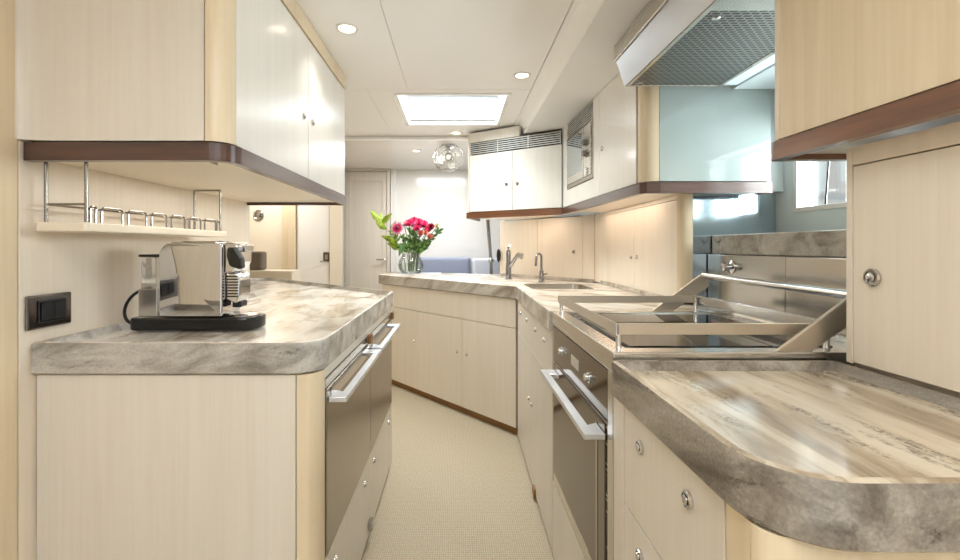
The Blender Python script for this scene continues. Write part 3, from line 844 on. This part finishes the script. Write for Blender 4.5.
nw = obj('worktop', worktop([(NX-.010, .968), (NX-.010, .463), (.8335, .463), (.8335, .968)], [.012, .095, .0, .0], 12, .826, .902, .011, .019, .010), 'stone_r', None, 0, True, 3, loc=(.6, .7, .826))
nw.data.materials.append(M['edge_shade_r'])
tag(nw, 'brown streaked stone worktop with raised rim nearest on the right', 'worktop')

# tall locker wall to the right
LX = .835
tl = thing('tall_locker', 'tall pale locker with chrome push lock right of the near worktop', 'cabinet', (1.0, .4, 0))
obj('carcass', box(LX+.02, 1.32, -.6, .944, .0, 1.3625), 'locker', tl)
obj('end_stile', strip([(LX, .944), (LX, .930)], .904, 1.36, .018), 'locker', tl, .001)
obj('top_rail', strip([(LX, .929), (LX, -.6)], 1.322, 1.36, .018), 'locker', tl, .001)
ldr = board('door', (LX, .929), (LX, .12), .906, 1.321, 'locker', tl); knob(ldr, (LX, .883), 1.089, (-1, 0), .018, 'chrome')
board('door', (LX, .118), (LX, -.6), .906, 1.321, 'locker', tl)
obj('lower_panel', strip([(LX, .471), (LX, -.6)], .02, .904, .018), 'locker', tl, .001)

# near right wall cabinet
VX = .772
vb = thing('wall_cabinet', 'pale wall cabinet with walnut bottom trim above the tall locker', 'cabinet', (1.0, .5, 1.36), 'right wall cabinets')
obj('carcass', box(VX+.02, 1.32, -.6, 1.052, 1.384, 1.925), 'gap', vb)
obj('end_panel', strip([(1.32, 1.07), (VX+.002, 1.07)], 1.4075, 1.925, .016), 'locker', vb, .001)
obj('side_stile', strip([(VX, 1.0695), (VX, 1.056)], 1.4075, 1.925, .018), 'locker', vb, .001)
board('door', (VX, 1.055), (VX, .18), 1.4065, 1.925, 'veneer_warm', vb)
board('door', (VX, .178), (VX, -.6), 1.4065, 1.925, 'veneer_warm', vb)
tr = [(1.05, 1.078)]+[(VX-.008+.02, 1.078)]+arc((VX+.010, 1.060), .020, PI/2, PI, 5)+[(VX-.010, -.6)]
obj('walnut_trim', strip(tr, 1.3595, 1.4025, .024), 'walnut_side', vb, .006, False, 3)
obj('underside', prism([(VX+.016, -.6), (1.3, -.6), (1.3, 1.05), (VX+.016, 1.05)], 1.3725, 1.383), 'locker', vb)

# ------------------------------------------------------------------ RIGHT UPPERS: microwave cabinet + far corner
Q = (.69, 2.86); R_ = (.73, 1.775); P_ = (.081, 3.25)
nM = rside(Q, R_); nU = rside(P_, Q)
mc = thing('wall_cabinet', 'pale wall cabinet holding the microwave with glass end panel and walnut trim', 'cabinet', (1.0, 2.3, 1.36), 'right wall cabinets')
obj('carcass', prism([(Q[0]+.022, Q[1]), (R_[0]+.022, R_[1]+.01), (R_[0]+.065, 1.742), (1.228, 1.742), (1.228, 2.9)], 1.383, 1.925), 'gap', mc)
m0, m1 = lerp(Q, R_, .003), lerp(Q, R_, .535)
u0, u1 = lerp(Q, R_, tpx(567.3, Q, R_)), lerp(Q, R_, tpx(593.3, Q, R_))
obj('stile', strip([m0, u0], 1.4075, 1.925, .017), 'veneer_white', mc, .001)
obj('lower_panel', strip([u0, u1], 1.4075, 1.508, .017), 'veneer_white', mc, .001)
m2 = lerp(Q, R_, tpx(599.5, Q, R_))
obj('stile', strip([u1, m2], 1.4075, 1.925, .017), 'veneer_white', mc, .001)
md = board('door', m2, lerp(Q, R_, .985), 1.4065, 1.925, 'veneer_white', mc); knob(md, lerp(m2, R_, .09), PZ(146.5, 2.12), nM, .012)
cpz = [tuple(v) for v in bez((R_[0], R_[1], 0), (R_[0]+.002, 1.735, 0), (R_[0]+.02, 1.722, 0), (R_[0]+.06, 1.72, 0), 8)]
obj('corner_post', strip([(v[0], v[1]) for v in cpz], 1.4075, 1.925, .015), 'veneer_warm', mc, 0, True)
obj('glass_end_panel', box(R_[0]+.063, 1.228, 1.722, 1.73, 1.4075, 1.922), 'panelglass', mc, .001)
for k in range(2):
    pass
def slats(p, q, z0, z1, n, parent, name='vent_grille', nseg=1):
    bm = new(); P, Q_ = Vector(p), Vector(q); nn = rside(p, q)
    for k in range(n):
        z = z0+(z1-z0)*(k+.5)/n; h = (z1-z0)/n*.19
        add_strip(bm, [P+nn*.0, Q_+nn*.0], z-h, z+h, .003)
    for i in range(nseg+1):
        a = P.lerp(Q_, i/nseg); w = (Q_-P).normalized()*.003
        s = max(0, min(1, 1)); 
        if i == 0: add_strip(bm, [a, a+2*w], z0, z1, .004)
        elif i == nseg: add_strip(bm, [a-2*w, a], z0, z1, .004)
        else: add_strip(bm, [a-w, a+w], z0, z1, .004)
    return obj(name, bm, plain('slat metal', (206, 206, 204), .45, .35), parent)
slats(u0, u1, 1.826, 1.918, 7, mc)
obj('grille_backing', strip([tuple(Vector(u0)-nM*.006), tuple(Vector(u1)-nM*.006)], 1.826, 1.918, .004), 'black', mc)

mw = thing('microwave', 'stainless framed microwave built into the right wall cabinet', 'microwave', ((u0[0]+u1[0])/2+.1, (u0[1]+u1[1])/2, 1.51))
e = .002
P0, P1 = Vector(u0)+Vector((u1[0]-u0[0], u1[1]-u0[1]))*.006, Vector(u1)-Vector((u1[0]-u0[0], u1[1]-u0[1]))*.006
obj('front_frame', strip([P0+nM*.004, P1+nM*.004], 1.512, 1.822, .018), 'steel_front', mw, .002)
a, b = P0.lerp(P1, .05), P0.lerp(P1, .70)
ddo = obj('door', strip([a+nM*.009, b+nM*.009], 1.535, 1.808, .0045), 'steel', mw, .001)
obj('door_glass', strip([a.lerp(b, .08)+nM*.0105, a.lerp(b, .93)+nM*.0105], 1.58, 1.795, .001), plain('mirror oven glass', (190, 196, 200), .05, .9), ddo)
cpn = obj('control_panel', strip([P0.lerp(P1, .72)+nM*.009, P0.lerp(P1, .96)+nM*.009], 1.535, 1.808, .0045), 'steel', mw, .001)
for z in (1.715, 1.655):
    cpt = P0.lerp(P1, .83)+nM*.0095
    obj('control_knob', lathe([(.022, 0), (.022, .004), (.017, .006), (.016, .02), (0, .021)], (cpt.x, cpt.y, z), (nM.x, nM.y, 0), 18), 'socketsteel', cpn, smooth=True)
cpt = P0.lerp(P1, .83)+nM*.0095
obj('open_button', lathe([(.02, 0), (.02, .008), (0, .009)], (cpt.x, cpt.y, 1.56), (nM.x, nM.y, 0), 18), 'steel_polish', cpn, smooth=True)

fu = thing('wall_cabinet', 'pale two-door wall cabinet with louvred grille above the sink', 'cabinet', (.4, 3.1, 1.36), 'right wall cabinets')
qq = (Q[0]-.004, Q[1]+.003)
pm = lerp(P_, qq, .504)
obj('carcass', prism([tuple(Vector(P_)-nU*.022+Vector((.02, 0))), tuple(Vector(qq)-nU*.022+Vector((-.01,0))), (.70, 3.35), (.22, 3.62)], 1.384, 1.925), 'gap', fu)
d = board('door', lerp(P_, qq, .02), pm, 1.4065, 1.822, 'veneer_white', fu); knob(d, lerp(P_, pm, .87), 1.59, nU, .012)
d = board('door', pm, lerp(P_, qq, .994), 1.4065, 1.822, 'veneer_white', fu); knob(d, lerp(pm, qq, .1), 1.588, nU, .012)
slats(lerp(P_, qq, .02), lerp(P_, qq, .985), 1.826, 1.912, 6, fu, nseg=3)
obj('grille_backing', strip([tuple(Vector(lerp(P_, qq, .02))-nU*.006), tuple(Vector(lerp(P_, qq, .985))-nU*.006)], 1.826, 1.912, .004), 'black', fu)
obj('side_panel', strip([(.20, 3.66), P_, lerp(P_, qq, .018)], 1.4075, 1.985, .012), 'veneer', fu)
obj('cornice', strip([lerp(P_, qq, .02), lerp(P_, qq, .575)], 1.915, 1.985, .016), 'veneer', fu)
# one walnut trim along both right-hand wall cabinets, wraps the glass end
tr1 = [(.17, 3.60), (P_[0]-.012, P_[1]+.004)]+[(P_[0]-.008, P_[1]-.010), (Q[0]-.012, Q[1]-.012)]
obj('walnut_trim', strip(tr1, 1.3595, 1.4025, .022), 'walnut_side', fu, .005, False, 3)
obj('underside', prism([(P_[0]+.02, P_[1]+.02), tuple(Vector(qq)-nU*.01), (.72, 3.35), (.25, 3.6)], 1.3725, 1.383), 'locker', fu)
cpz2 = [(v[0]-.012 if i < 5 else v[0]-.004, v[1]-.012) for i, v in enumerate(cpz)]
tr2 = [(Q[0]-.010, Q[1]-.014), (R_[0]-.012, R_[1]-.005)]+[(R_[0]-.010, 1.735), (R_[0]+.01, 1.714), (R_[0]+.06, 1.708)]+[(1.215, 1.708)]+arc((1.215, 1.733), .025, -PI/2, 0, 5)
obj('walnut_trim', strip(tr2, 1.3595, 1.4025, .022), 'walnut', mc, .005, False, 3)
obj('underside', prism([(Q[0]+.015, Q[1]-.02), (R_[0]+.014, R_[1]), (R_[0]+.06, 1.733), (1.23, 1.733), (1.23, 2.84)], 1.3725, 1.3825), 'locker', mc)

# bulkhead panel behind the hood and ceiling box
struct('ceiling_box', box(1.075, HX-.002, 1.075, 1.718, 1.765, 1.926), 'hull', .003)

struct('trim_7', box(1.231, HX-.001, 1.79, 1.82, 1.376, 1.926), 'hull')

# ------------------------------------------------------------------ lockers between worktop and uppers
GF0, GF1 = (.36, 3.69), (.925, 2.97)
nG = rside(GF0, GF1)
fl = thing('counter_locker', 'pale sliding-door locker on the worktop behind the taps', 'cabinet', (.65, 3.4, .916), 'lockers on the worktop')
cbk = [tuple(Vector(GF0)-nG*.02+Vector((.01, 0))), tuple(Vector(GF1)-nG*.02), (1.0, 3.15), (.55, 3.68)]
obj('carcass', prism(cbk, .918, 1.370), 'gap', fl)
obj('stile', strip([GF0, lerp(GF0, GF1, .06)], .917, 1.3715, .016), 'locker', fl, .001)
obj('edge_pull', lathe([(.004, -.055), (.014, -.035), (.017, 0), (.014, .035), (.004, .055)], (GF0[0]-.012, GF0[1]-.01, PZ(255.5, 3.69)), (0, 0, 1), 14), 'rubber', fl, smooth=True)
d = board('sliding_door', lerp(GF0, GF1, .06), lerp(GF0, GF1, .45), .917, 1.366, 'locker', fl)
d = board('sliding_door', lerp(GF0, GF1, .45), lerp(GF0, GF1, .90), .917, 1.366, 'locker', fl); knob(d, lerp(GF0, GF1, .82), PZ(252, 3.1), nG, .013)
obj('stile', strip([lerp(GF0, GF1, .90), GF1], .917, 1.3715, .016), 'locker', fl, .001)
K0, K1 = (.948, 2.80), (.935, 1.87)
nK = rside(K0, K1)
rl = thing('counter_locker', 'pale two-door locker with rounded end on the worktop left of the splashback', 'cabinet', (1.1, 2.3, .916), 'lockers on the worktop')
obj('carcass', prism([(K0[0]+.02, K0[1]), (K1[0]+.02, K1[1]), (.99, 1.86), (1.31, 1.86), (1.31, 2.9)], .918, 1.370), 'gap', rl)
obj('stile', strip([(.931, 2.976), K0], .917, 1.3715, .016), 'locker', rl, .001)
km = lerp(K0, K1, tpx(634, K0, K1))
d = board('door', K0, km, .917, 1.352, 'locker', rl); knob(d, lerp(K0, km, .92), PZ(257, 2.32), nK, .012)
d = board('door', km, K1, .917, 1.352, 'locker', rl); knob(d, lerp(km, K1, .08), PZ(257, 2.28), nK, .012)
obj('top_rail', strip([K0, K1], 1.353, 1.3715, .016), 'locker', rl, .001)
cpk = bez((K1[0], K1[1]-.001, 0), (K1[0], 1.845, 0), (K1[0]+.01, 1.832, 0), (K1[0]+.045, 1.830, 0), 8)
obj('corner_post', strip([(v.x, v.y) for v in cpk], .917, 1.3715, .015), 'veneer_warm', rl, 0, True)
obj('steel_end_panel', box(K1[0]+.047, HX-.003, 1.832, 1.84, .917, 1.3715), 'endsteel', rl, .001)

# ------------------------------------------------------------------ HOOD
hd = thing('extractor_hood', 'stainless extractor hood with mesh filter above the cooktop', 'hood', (.85, 1.4, 1.766))
HA, HB = 1.10, 1.695
shell = [(.648, 1.768), (.614, 1.864), (1.07, 1.864), (1.07, 1.768)]
obj('canopy', add_xz(new(), [(.650, 1.776), (.618, 1.862), (1.07, 1.862), (1.07, 1.776)], HA, HB), 'steel', hd, .002)
obj('front_fascia', add_xz(new(), [(.646, 1.768), (.6135, 1.8635), (.6165, 1.8645), (.649, 1.769)], HA-.002, HB+.002), 'fascia', hd, .0008)
obj('end_cap', add_xz(new(), [(.650, 1.772), (.6185, 1.8635), (1.07, 1.8635), (1.07, 1.772)], HB+.0005, HB+.006), 'steel', hd)
obj('upper_body', add_xz(new(), [(.606, 1.8655), (.606, 1.926), (1.07, 1.926), (1.07, 1.8655)], HA, HB+.004), 'steel', hd, .002)
fl_ = obj('filter', box(.664, 1.0, HA+.055, HB-.012, 1.770, 1.7755), 'filter', hd)
bm = new()
add_box(bm, .650, .6635, HA, HB, 1.767, 1.7755); add_box(bm, 1.0005, 1.012, HA, HB, 1.767, 1.7755); add_box(bm, .6635, 1.0005, HB-.011, HB, 1.767, 1.7755); add_box(bm, .6635, 1.0005, HA, HA+.054, 1.769, 1.7755)
obj('filter_frame', bm, 'steel', hd, .001)
obj('light_strip', box(1.014, 1.066, HA+.03, HB-.02, 1.767, 1.7755), 'lampwhite', hd, .002)
for y, x in ((HA+.09, .70), (HB-.035, .69)):
    obj('filter_catch', lathe([(.012, 0), (.012, .002), (.006, .004), (0, .004)], (x, y, 1.7698), (0, 0, -1), 12), 'steel_polish', fl_)

# ------------------------------------------------------------------ saloon seating and pole
sf = thing('sofa', 'slate blue sofa back beyond the far worktop', 'sofa', (.0, 4.5, 0))
obj('back_cushion', prism(rounded([(-.42, 4.46), (.14, 4.46), (.14, 4.62), (-.42, 4.62)], .04, 5), .45, 1.045), 'blue', sf, .03, False, 4)
obj('back_cushion', prism(rounded([(.15, 4.46), (.62, 4.46), (.62, 4.62), (.15, 4.62)], .04, 5), .45, 1.035), 'lightblue', sf, .03, False, 4)
obj('seat', box(-.42, .62, 4.1, 4.455, .0, .45), 'blue', sf, .02)
po = thing('chrome_pole', 'slim leaning chrome pole in front of the pale sofa cushion', 'pole', (PX(491, 4.35), 4.35, .45))
obj('tube', tube([(PX(491.5, 4.35), 4.35, .452), (PX(490.5, 4.35), 4.35, 1.02), (PX(486.5, 4.35), 4.35, 1.46)], .012, 10), 'nickel', po, smooth=True)
obj('tube', tube([(PX(494, 4.35), 4.35, .452), (PX(491.8, 4.35), 4.35, 1.02), (PX(488.5, 4.35), 4.35, 1.46)], .007, 10), 'nickel', po, smooth=True)
obj('foot', lathe([(.03, 0), (.03, .02), (.018, .04), (0, .04)], (PX(491.2, 4.35), 4.35, 1.0), (0, 0, 1), 14), 'nickel', po, smooth=True)
bn = thing('bench', 'low cream bench back behind the left worktop', 'bench', (-1.9, 3.7, 0))
obj('back_rest', prism(rounded([(-2.5, 3.62), (-1.35, 3.62), (-1.35, 3.82), (-2.5, 3.82)], .02, 4), 0, .955), 'cream', bn, .006)
cu = thing('seat_cushion', 'taupe seat cushion standing on the cream bench at far left', 'cushion', (-1.9, 3.75, .956))
obj('pad', prism(rounded([(-2.2, 3.68), (PX(263.5, 3.7), 3.68), (PX(263.5, 3.7), 3.78), (-2.2, 3.78)], .025, 5), .957, PZ(251.5, 3.7)), 'taupe', cu, .02, False, 4)

# ------------------------------------------------------------------ vase and flowers
VY = 4.02; vx = PX(411, VY); VZ = .9125
vs = thing('vase', 'bulbous clear glass vase of flowers on the left end of the far worktop', 'vase', (vx, VY, VZ))
out = [(.085, .0), (.108, .03), (.118, .07), (.108, .115), (.085, .15), (.072, .175), (.078, .20), (.090, .215)]
bm = new(); add_lathe(bm, out, (vx, VY, VZ), (0, 0, 1), 28, cap=False)
bm.faces.new([v for v in bm.verts if abs(v.co.z-VZ) < 1e-6])
obj('glass_body', bm, 'vaseglass', vs, smooth=True)
obj('water', lathe([(.082, .004), (.104, .03), (.114, .07), (.110, .088), (0, .088)], (vx, VY, VZ), (0, 0, 1), 24), glass('vase water', (.93, .97, .94), .97), vs, smooth=True)

pm_ = obj('place_mat', prism(rounded([(vx-.10, VY-.10), (vx+.26, VY-.13), (vx+.28, VY+.09), (vx-.10, VY+.10)], .015, 4), .9096, .912), 'lightblue', None, 0, loc=(vx, VY, .9096))
tag(pm_, 'thin pale mat under the flower vase on the far worktop', 'mat')

def fmat(name, rgb, rough=.6):
    m, nt, b = newmat(name); b.inputs['Roughness'].default_value = rough
    n = noise(nt, pos_map(nt, (40, 40, 40)), 1, 3)
    nt.links.new(ramp(nt, n, [(.3, tuple(int(c*.72) for c in rgb)), (.7, rgb)]), b.inputs['Base Color'])
    return m
M['stem'] = fmat('stem green', (96, 128, 62)); M['leaf'] = fmat('leaf green', (134, 180, 92)); M['leaf_dark'] = fmat('dark leaf', (92, 140, 76)); M['leaf_lime'] = fmat('lime leaf', (170, 196, 70))
M['hot'] = fmat('hot pink', (232, 24, 110)); M['pinkpale'] = fmat('pale pink', (252, 200, 220)); M['pink'] = fmat('pink petal', (250, 84, 146))
M['peach'] = fmat('peach petal', (244, 150, 128)); M['crimson'] = fmat('crimson petal', (176, 22, 52)); M['creamf'] = fmat('cream petal', (244, 236, 196)); M['darkc'] = fmat('dark centre', (110, 18, 44))

def petal(bm, c, u, v, n, L, W, lift, curl=0):
    """leaf-shaped blade from c along u, width along v, rising along n"""
    rows = []
    for k in range(6):
        t = k/5; w = W*math.sin(PI*min(.97, max(.08, t**.8)))
        p = c+u*(L*t)+n*(lift*t+curl*t*t)
        rows.append((bm.verts.new(p-v*w+n*abs(w)*.25), bm.verts.new(p), bm.verts.new(p+v*w+n*abs(w)*.25)))
    for a, b in zip(rows, rows[1:]):
        bm.faces.new((a[0], a[1], b[1], b[0])); bm.faces.new((a[1], a[2], b[2], b[1]))

def bloom_frame(d):
    u, v, n = frame_of(d); return u, v, n
def stem_path(top, k):
    dx = max(-.05, min(.05, (top.x-vx)*.22)); dy = .045*math.sin(k*2.4)
    foot = Vector((vx+dx*1.1, VY+dy*1.1, VZ+.014)); neck = Vector((vx+dx, VY+dy, VZ+.19))
    return bez(foot, foot.lerp(neck, .5), neck, top, 10)
cnt = [0]
def P3(px, py, dy=0):
    Y = VY+dy; return Vector((PX(px, Y), Y, PZ(py, Y)-.006))

def flower(name, label, cat, px, py, dy, kind, r, mats, face=(0, -1, .45), group='flowers in the vase', leaves=2):
    cnt[0] += 1
    top = P3(px, py, dy); d = Vector(face).normalized()
    t = thing(name, label, cat, (vx, VY, VZ+.012), group)
    path = stem_path(top-d*.012, cnt[0])
    obj('stem', tube(path, .0032, 6), 'stem', t, smooth=True)
    u, v, n = bloom_frame(d)
    if kind == 'gerbera':
        for layer, (mat, rr, lift, N, W) in enumerate(((mats[0], r, .012, 20, .15), (mats[1], r*.72, .018, 20, .13), (mats[1], r*.52, .022, 16, .12))):
            bm = new()
            for k in range(N):
                a = 2*PI*(k+.5*layer)/N; uu = u*math.cos(a)+v*math.sin(a); vv = n.cross(uu)
                petal(bm, top+n*.003*layer, uu, vv, n, rr, rr*W, lift*.4)
            obj('petals', bm, mat, t, smooth=False)
        obj('centre', lathe([(r*.3, 0), (r*.28, .008), (r*.15, .014), (0, .015)], top+n*.008, n, 16), mats[2], t, smooth=True)
    else:
        bm = new()
        for layer, (f, lift, N) in enumerate(((1., .35, 6), (.85, .8, 6), (.62, 1.25, 5), (.4, 1.6, 4))):
            for k in range(N):
                a = 2*PI*(k+.37*layer)/N; uu = u*math.cos(a)+v*math.sin(a); vv = n.cross(uu)
                petal(bm, top-n*r*.2, uu, vv, n, r*f, r*.52*f+.002, r*lift*.55, r*.25)
        obj('petals', bm, mats[0], t)
    if leaves:
        bm = new()
        for k in range(leaves):
            p = path[6+k % 3]; a = random.uniform(0, 2*PI); uu = Vector((math.cos(a), math.sin(a), .5)).normalized()
            uu2, vv, nn = frame_of(uu); petal(bm, p, uu, vv if abs(vv.z) < .9 else uu2, Vector((0, 0, 1)), random.uniform(.04, .07), .013, .0, -.02)
        obj('leaves', bm, 'leaf', t)
    return t

flower('gerbera', 'large hot pink gerbera with pale petal edges at the left front of the bouquet', 'flower', 397.5, 227.5, -.10, 'gerbera', .070, ('pinkpale', 'hot', 'darkc'), (-.25, -1, .35))
pk = [(409, 223, -.02, .028), (414, 221, .0, .030), (419, 222.5, -.04, .030), (424, 224.5, -.02, .030), (428, 229.5, -.03, .026), (417, 227.5, -.06, .026)]
plab = ['pink rose in the vase closest to the gerbera', 'pink rose at the top middle of the bouquet', 'pink rose at the top just right of the bouquet centre', 'pink rose beside the crimson rose, on its left', 'pink rose just below the crimson rose', 'pink rose lowest among the pink roses of the bouquet']
for (a, b, c, r), l in zip(pk, plab): flower('rose', l, 'flower', a, b, c*1.6, 'rose', r*1.6, ('pink',), (random.uniform(-.3, .3), -1, .8))
flower('rose', 'dark crimson rose at the upper right of the bouquet', 'flower', 431, 226, -.05, 'rose', .034, ('crimson',), (.3, -1, .5))
pl = [(420.5, 232.5, -.08, .024, 'peach rosebud, leftmost of the small peach blooms in the vase'), (425.5, 232, -.09, .022, 'peach rosebud between two other peach blooms in the vase'), (430, 236, -.08, .024, 'peach rosebud, lowest of the small peach blooms in the vase')]
for a, b, c, r, l in pl: flower('rosebud', l, 'flower', a, b, c, 'rose', r*1.3, ('peach',), (.1, -1, .5))
flower('rose', 'cream rose at the far right edge of the bouquet', 'flower', 437, 226, .02, 'rose', .032, ('creamf',), (.5, -1, .6))
flower('rose', 'cream rose half hidden behind the gerbera', 'flower', 404.5, 224, .0, 'rose', .034, ('creamf',), (0, -1, .7))

def sprig(label, px, py, dy, mat, n, L, W, spread, name='leafy_sprig'):
    cnt[0] += 1
    top = P3(px, py, dy); t = thing(name, label, 'foliage', (vx, VY, VZ+.012), 'foliage in the vase')
    path = stem_path(top, cnt[0]); obj('stem', tube(path, .0025, 6), 'stem', t, smooth=True)
    bm = new()
    for k in range(n):
        i = 6+random.random()*4; a = int(i); p = path[a].lerp(path[min(10, a+1)], i-a)
        dirn = (path[10]-path[6]).normalized()
        ang = random.uniform(0, 2*PI); side = Vector((math.cos(ang), math.sin(ang)*.7, random.uniform(-.3, .5)))
        uu = (dirn*.5+side*spread).normalized(); u2, vv, nn = frame_of(uu)
        petal(bm, p, uu, vv*1.0, u2, L*random.uniform(.6, 1.1), W, 0, -L*.15)
    obj('leaves', bm, mat, t)
    return t
sprig('lime green leafy branch sticking out at the upper left of the bouquet', 377.5, 216.5, -.02, 'leaf_lime', 14, .14, .030, .75)
sprig('green sprig just left of the gerbera', 389, 230, .03, 'leaf', 22, .06, .013, .9)
sp_lab = [('dense green sprig at the centre of the bouquet', 411, 229), ('green sprig below the pink roses', 419, 236), ('fine green sprig below the peach rosebuds', 427, 240), ('fine pale sprig at the right tip of the bouquet', 440, 229), ('green sprig below the gerbera', 402, 236), ('green sprig behind the pink roses', 413, 224), ('green sprig low over the vase neck', 414, 240)]
for k, (l, a, b) in enumerate(sp_lab): sprig(l, a, b, random.uniform(-.04, .06), 'leaf' if k % 2 == 0 else 'leaf_dark', 34, .055, .013, 1.1)
# big hanging leaf
t = thing('hanging_leaf', 'large dark green pointed leaf drooping over the left of the vase', 'foliage', (vx, VY, VZ+.012), 'foliage in the vase')
bm = new(); p0 = P3(405, 240, -.10); p1 = P3(400, 253, -.12); uu = (p1-p0); L = uu.length; uu.normalize()
petal(bm, p0, uu, Vector((.9, .2, .25)).normalized(), Vector((0, -1, 0)), L*1.2, .028, .01)
obj('blade', bm, 'leaf_dark', t)
obj('stem', tube(bez((vx, VY, VZ+.013), (vx, VY, VZ+.12), (vx-.02, VY-.05, VZ+.2), p0, 10), .003, 6), 'stem', t, smooth=True)

# ------------------------------------------------------------------ light
W = bpy.data.worlds.new('world'); S.world = W; W.use_nodes = True
W.node_tree.nodes['Background'].inputs[0].default_value = (.93, .97, 1, 1)
W.node_tree.nodes['Background'].inputs[1].default_value = .95
def area(name, loc, rot, sx, sy, e, col=(1, 1, 1), spread=None):
    L = bpy.data.lights.new(name, 'AREA'); L.shape = 'RECTANGLE'; L.size = sx; L.size_y = sy; L.energy = e; L.color = col
    o = bpy.data.objects.new(name, L); o.location = loc; o.rotation_euler = rot; C.objects.link(o); return o
area('hatch_daylight', ((hx0+hx1)/2, (hy0+hy1)/2, CE+.2), (0, 0, 0),   .6, .58, 32, (.97, .99, 1))
area('galley_overhead_fill', (.07, .1, CE-.005), (0, 0, 0), .5, .5, 5, (.96, .98, 1))  # added fill over the camera, no hatch opening modelled here
area('window_daylight', (HX+.14, (wy0+wy1)/2, 1.46), (0, PI/2, 0), .3, .5, 16, (.9, .96, 1))
area('saloon_window_daylight', (1.6, 4.0, 1.45), (0, PI/2, -.35), .8, .7, 95, (.97, .99, 1))
fill = area('ceiling_bounce_fill', (.0, .12, 1.0), (PI-math.radians(-38), 0, 0), .5, .3, 30, (.93, .97, 1)); fill.data.spread = math.radians(75)  # added unseen uplight that brightens the ceiling
area('saloon_overhead_fill', (-.2, 3.95, CE-.02), (0, 0, 0), .6, .5, 18, (.97, .99, 1))  # added fill to brighten the saloon and back wall, no hatch there
area('saloon_left_fill', (-1.9, 4.2, CE-.02), (0, 0, 0), .3, .3, 9, (1, .95, .88))  # added fill over the left recess, no fixture there
area('locker_strip_light', (.86, 2.4, 1.370), (0, 0, 0), .06, .8, .9, (1, .80, .64))
area('sink_strip_light', (.50, 3.22, 1.370), (0, 0, -.55), .5, .05, .75, (1, .80, .64))
area('shelf_strip_light', (-.80, 1.65, 1.370), (0, 0, 0), .06, .9, 1.3, (1, .92, .82))

S.view_settings.view_transform = 'Standard'
S.view_settings.look = 'None'
S.view_settings.exposure = .22
S.cycles.use_denoising = True
S.cycles.max_bounces = 10
S.cycles.diffuse_bounces = 6
S.cycles.glossy_bounces = 5
S.cycles.transparent_max_bounces = 12
S.cycles.sample_clamp_indirect = 6
S.cycles.caustics_reflective = False
S.cycles.caustics_refractive = False
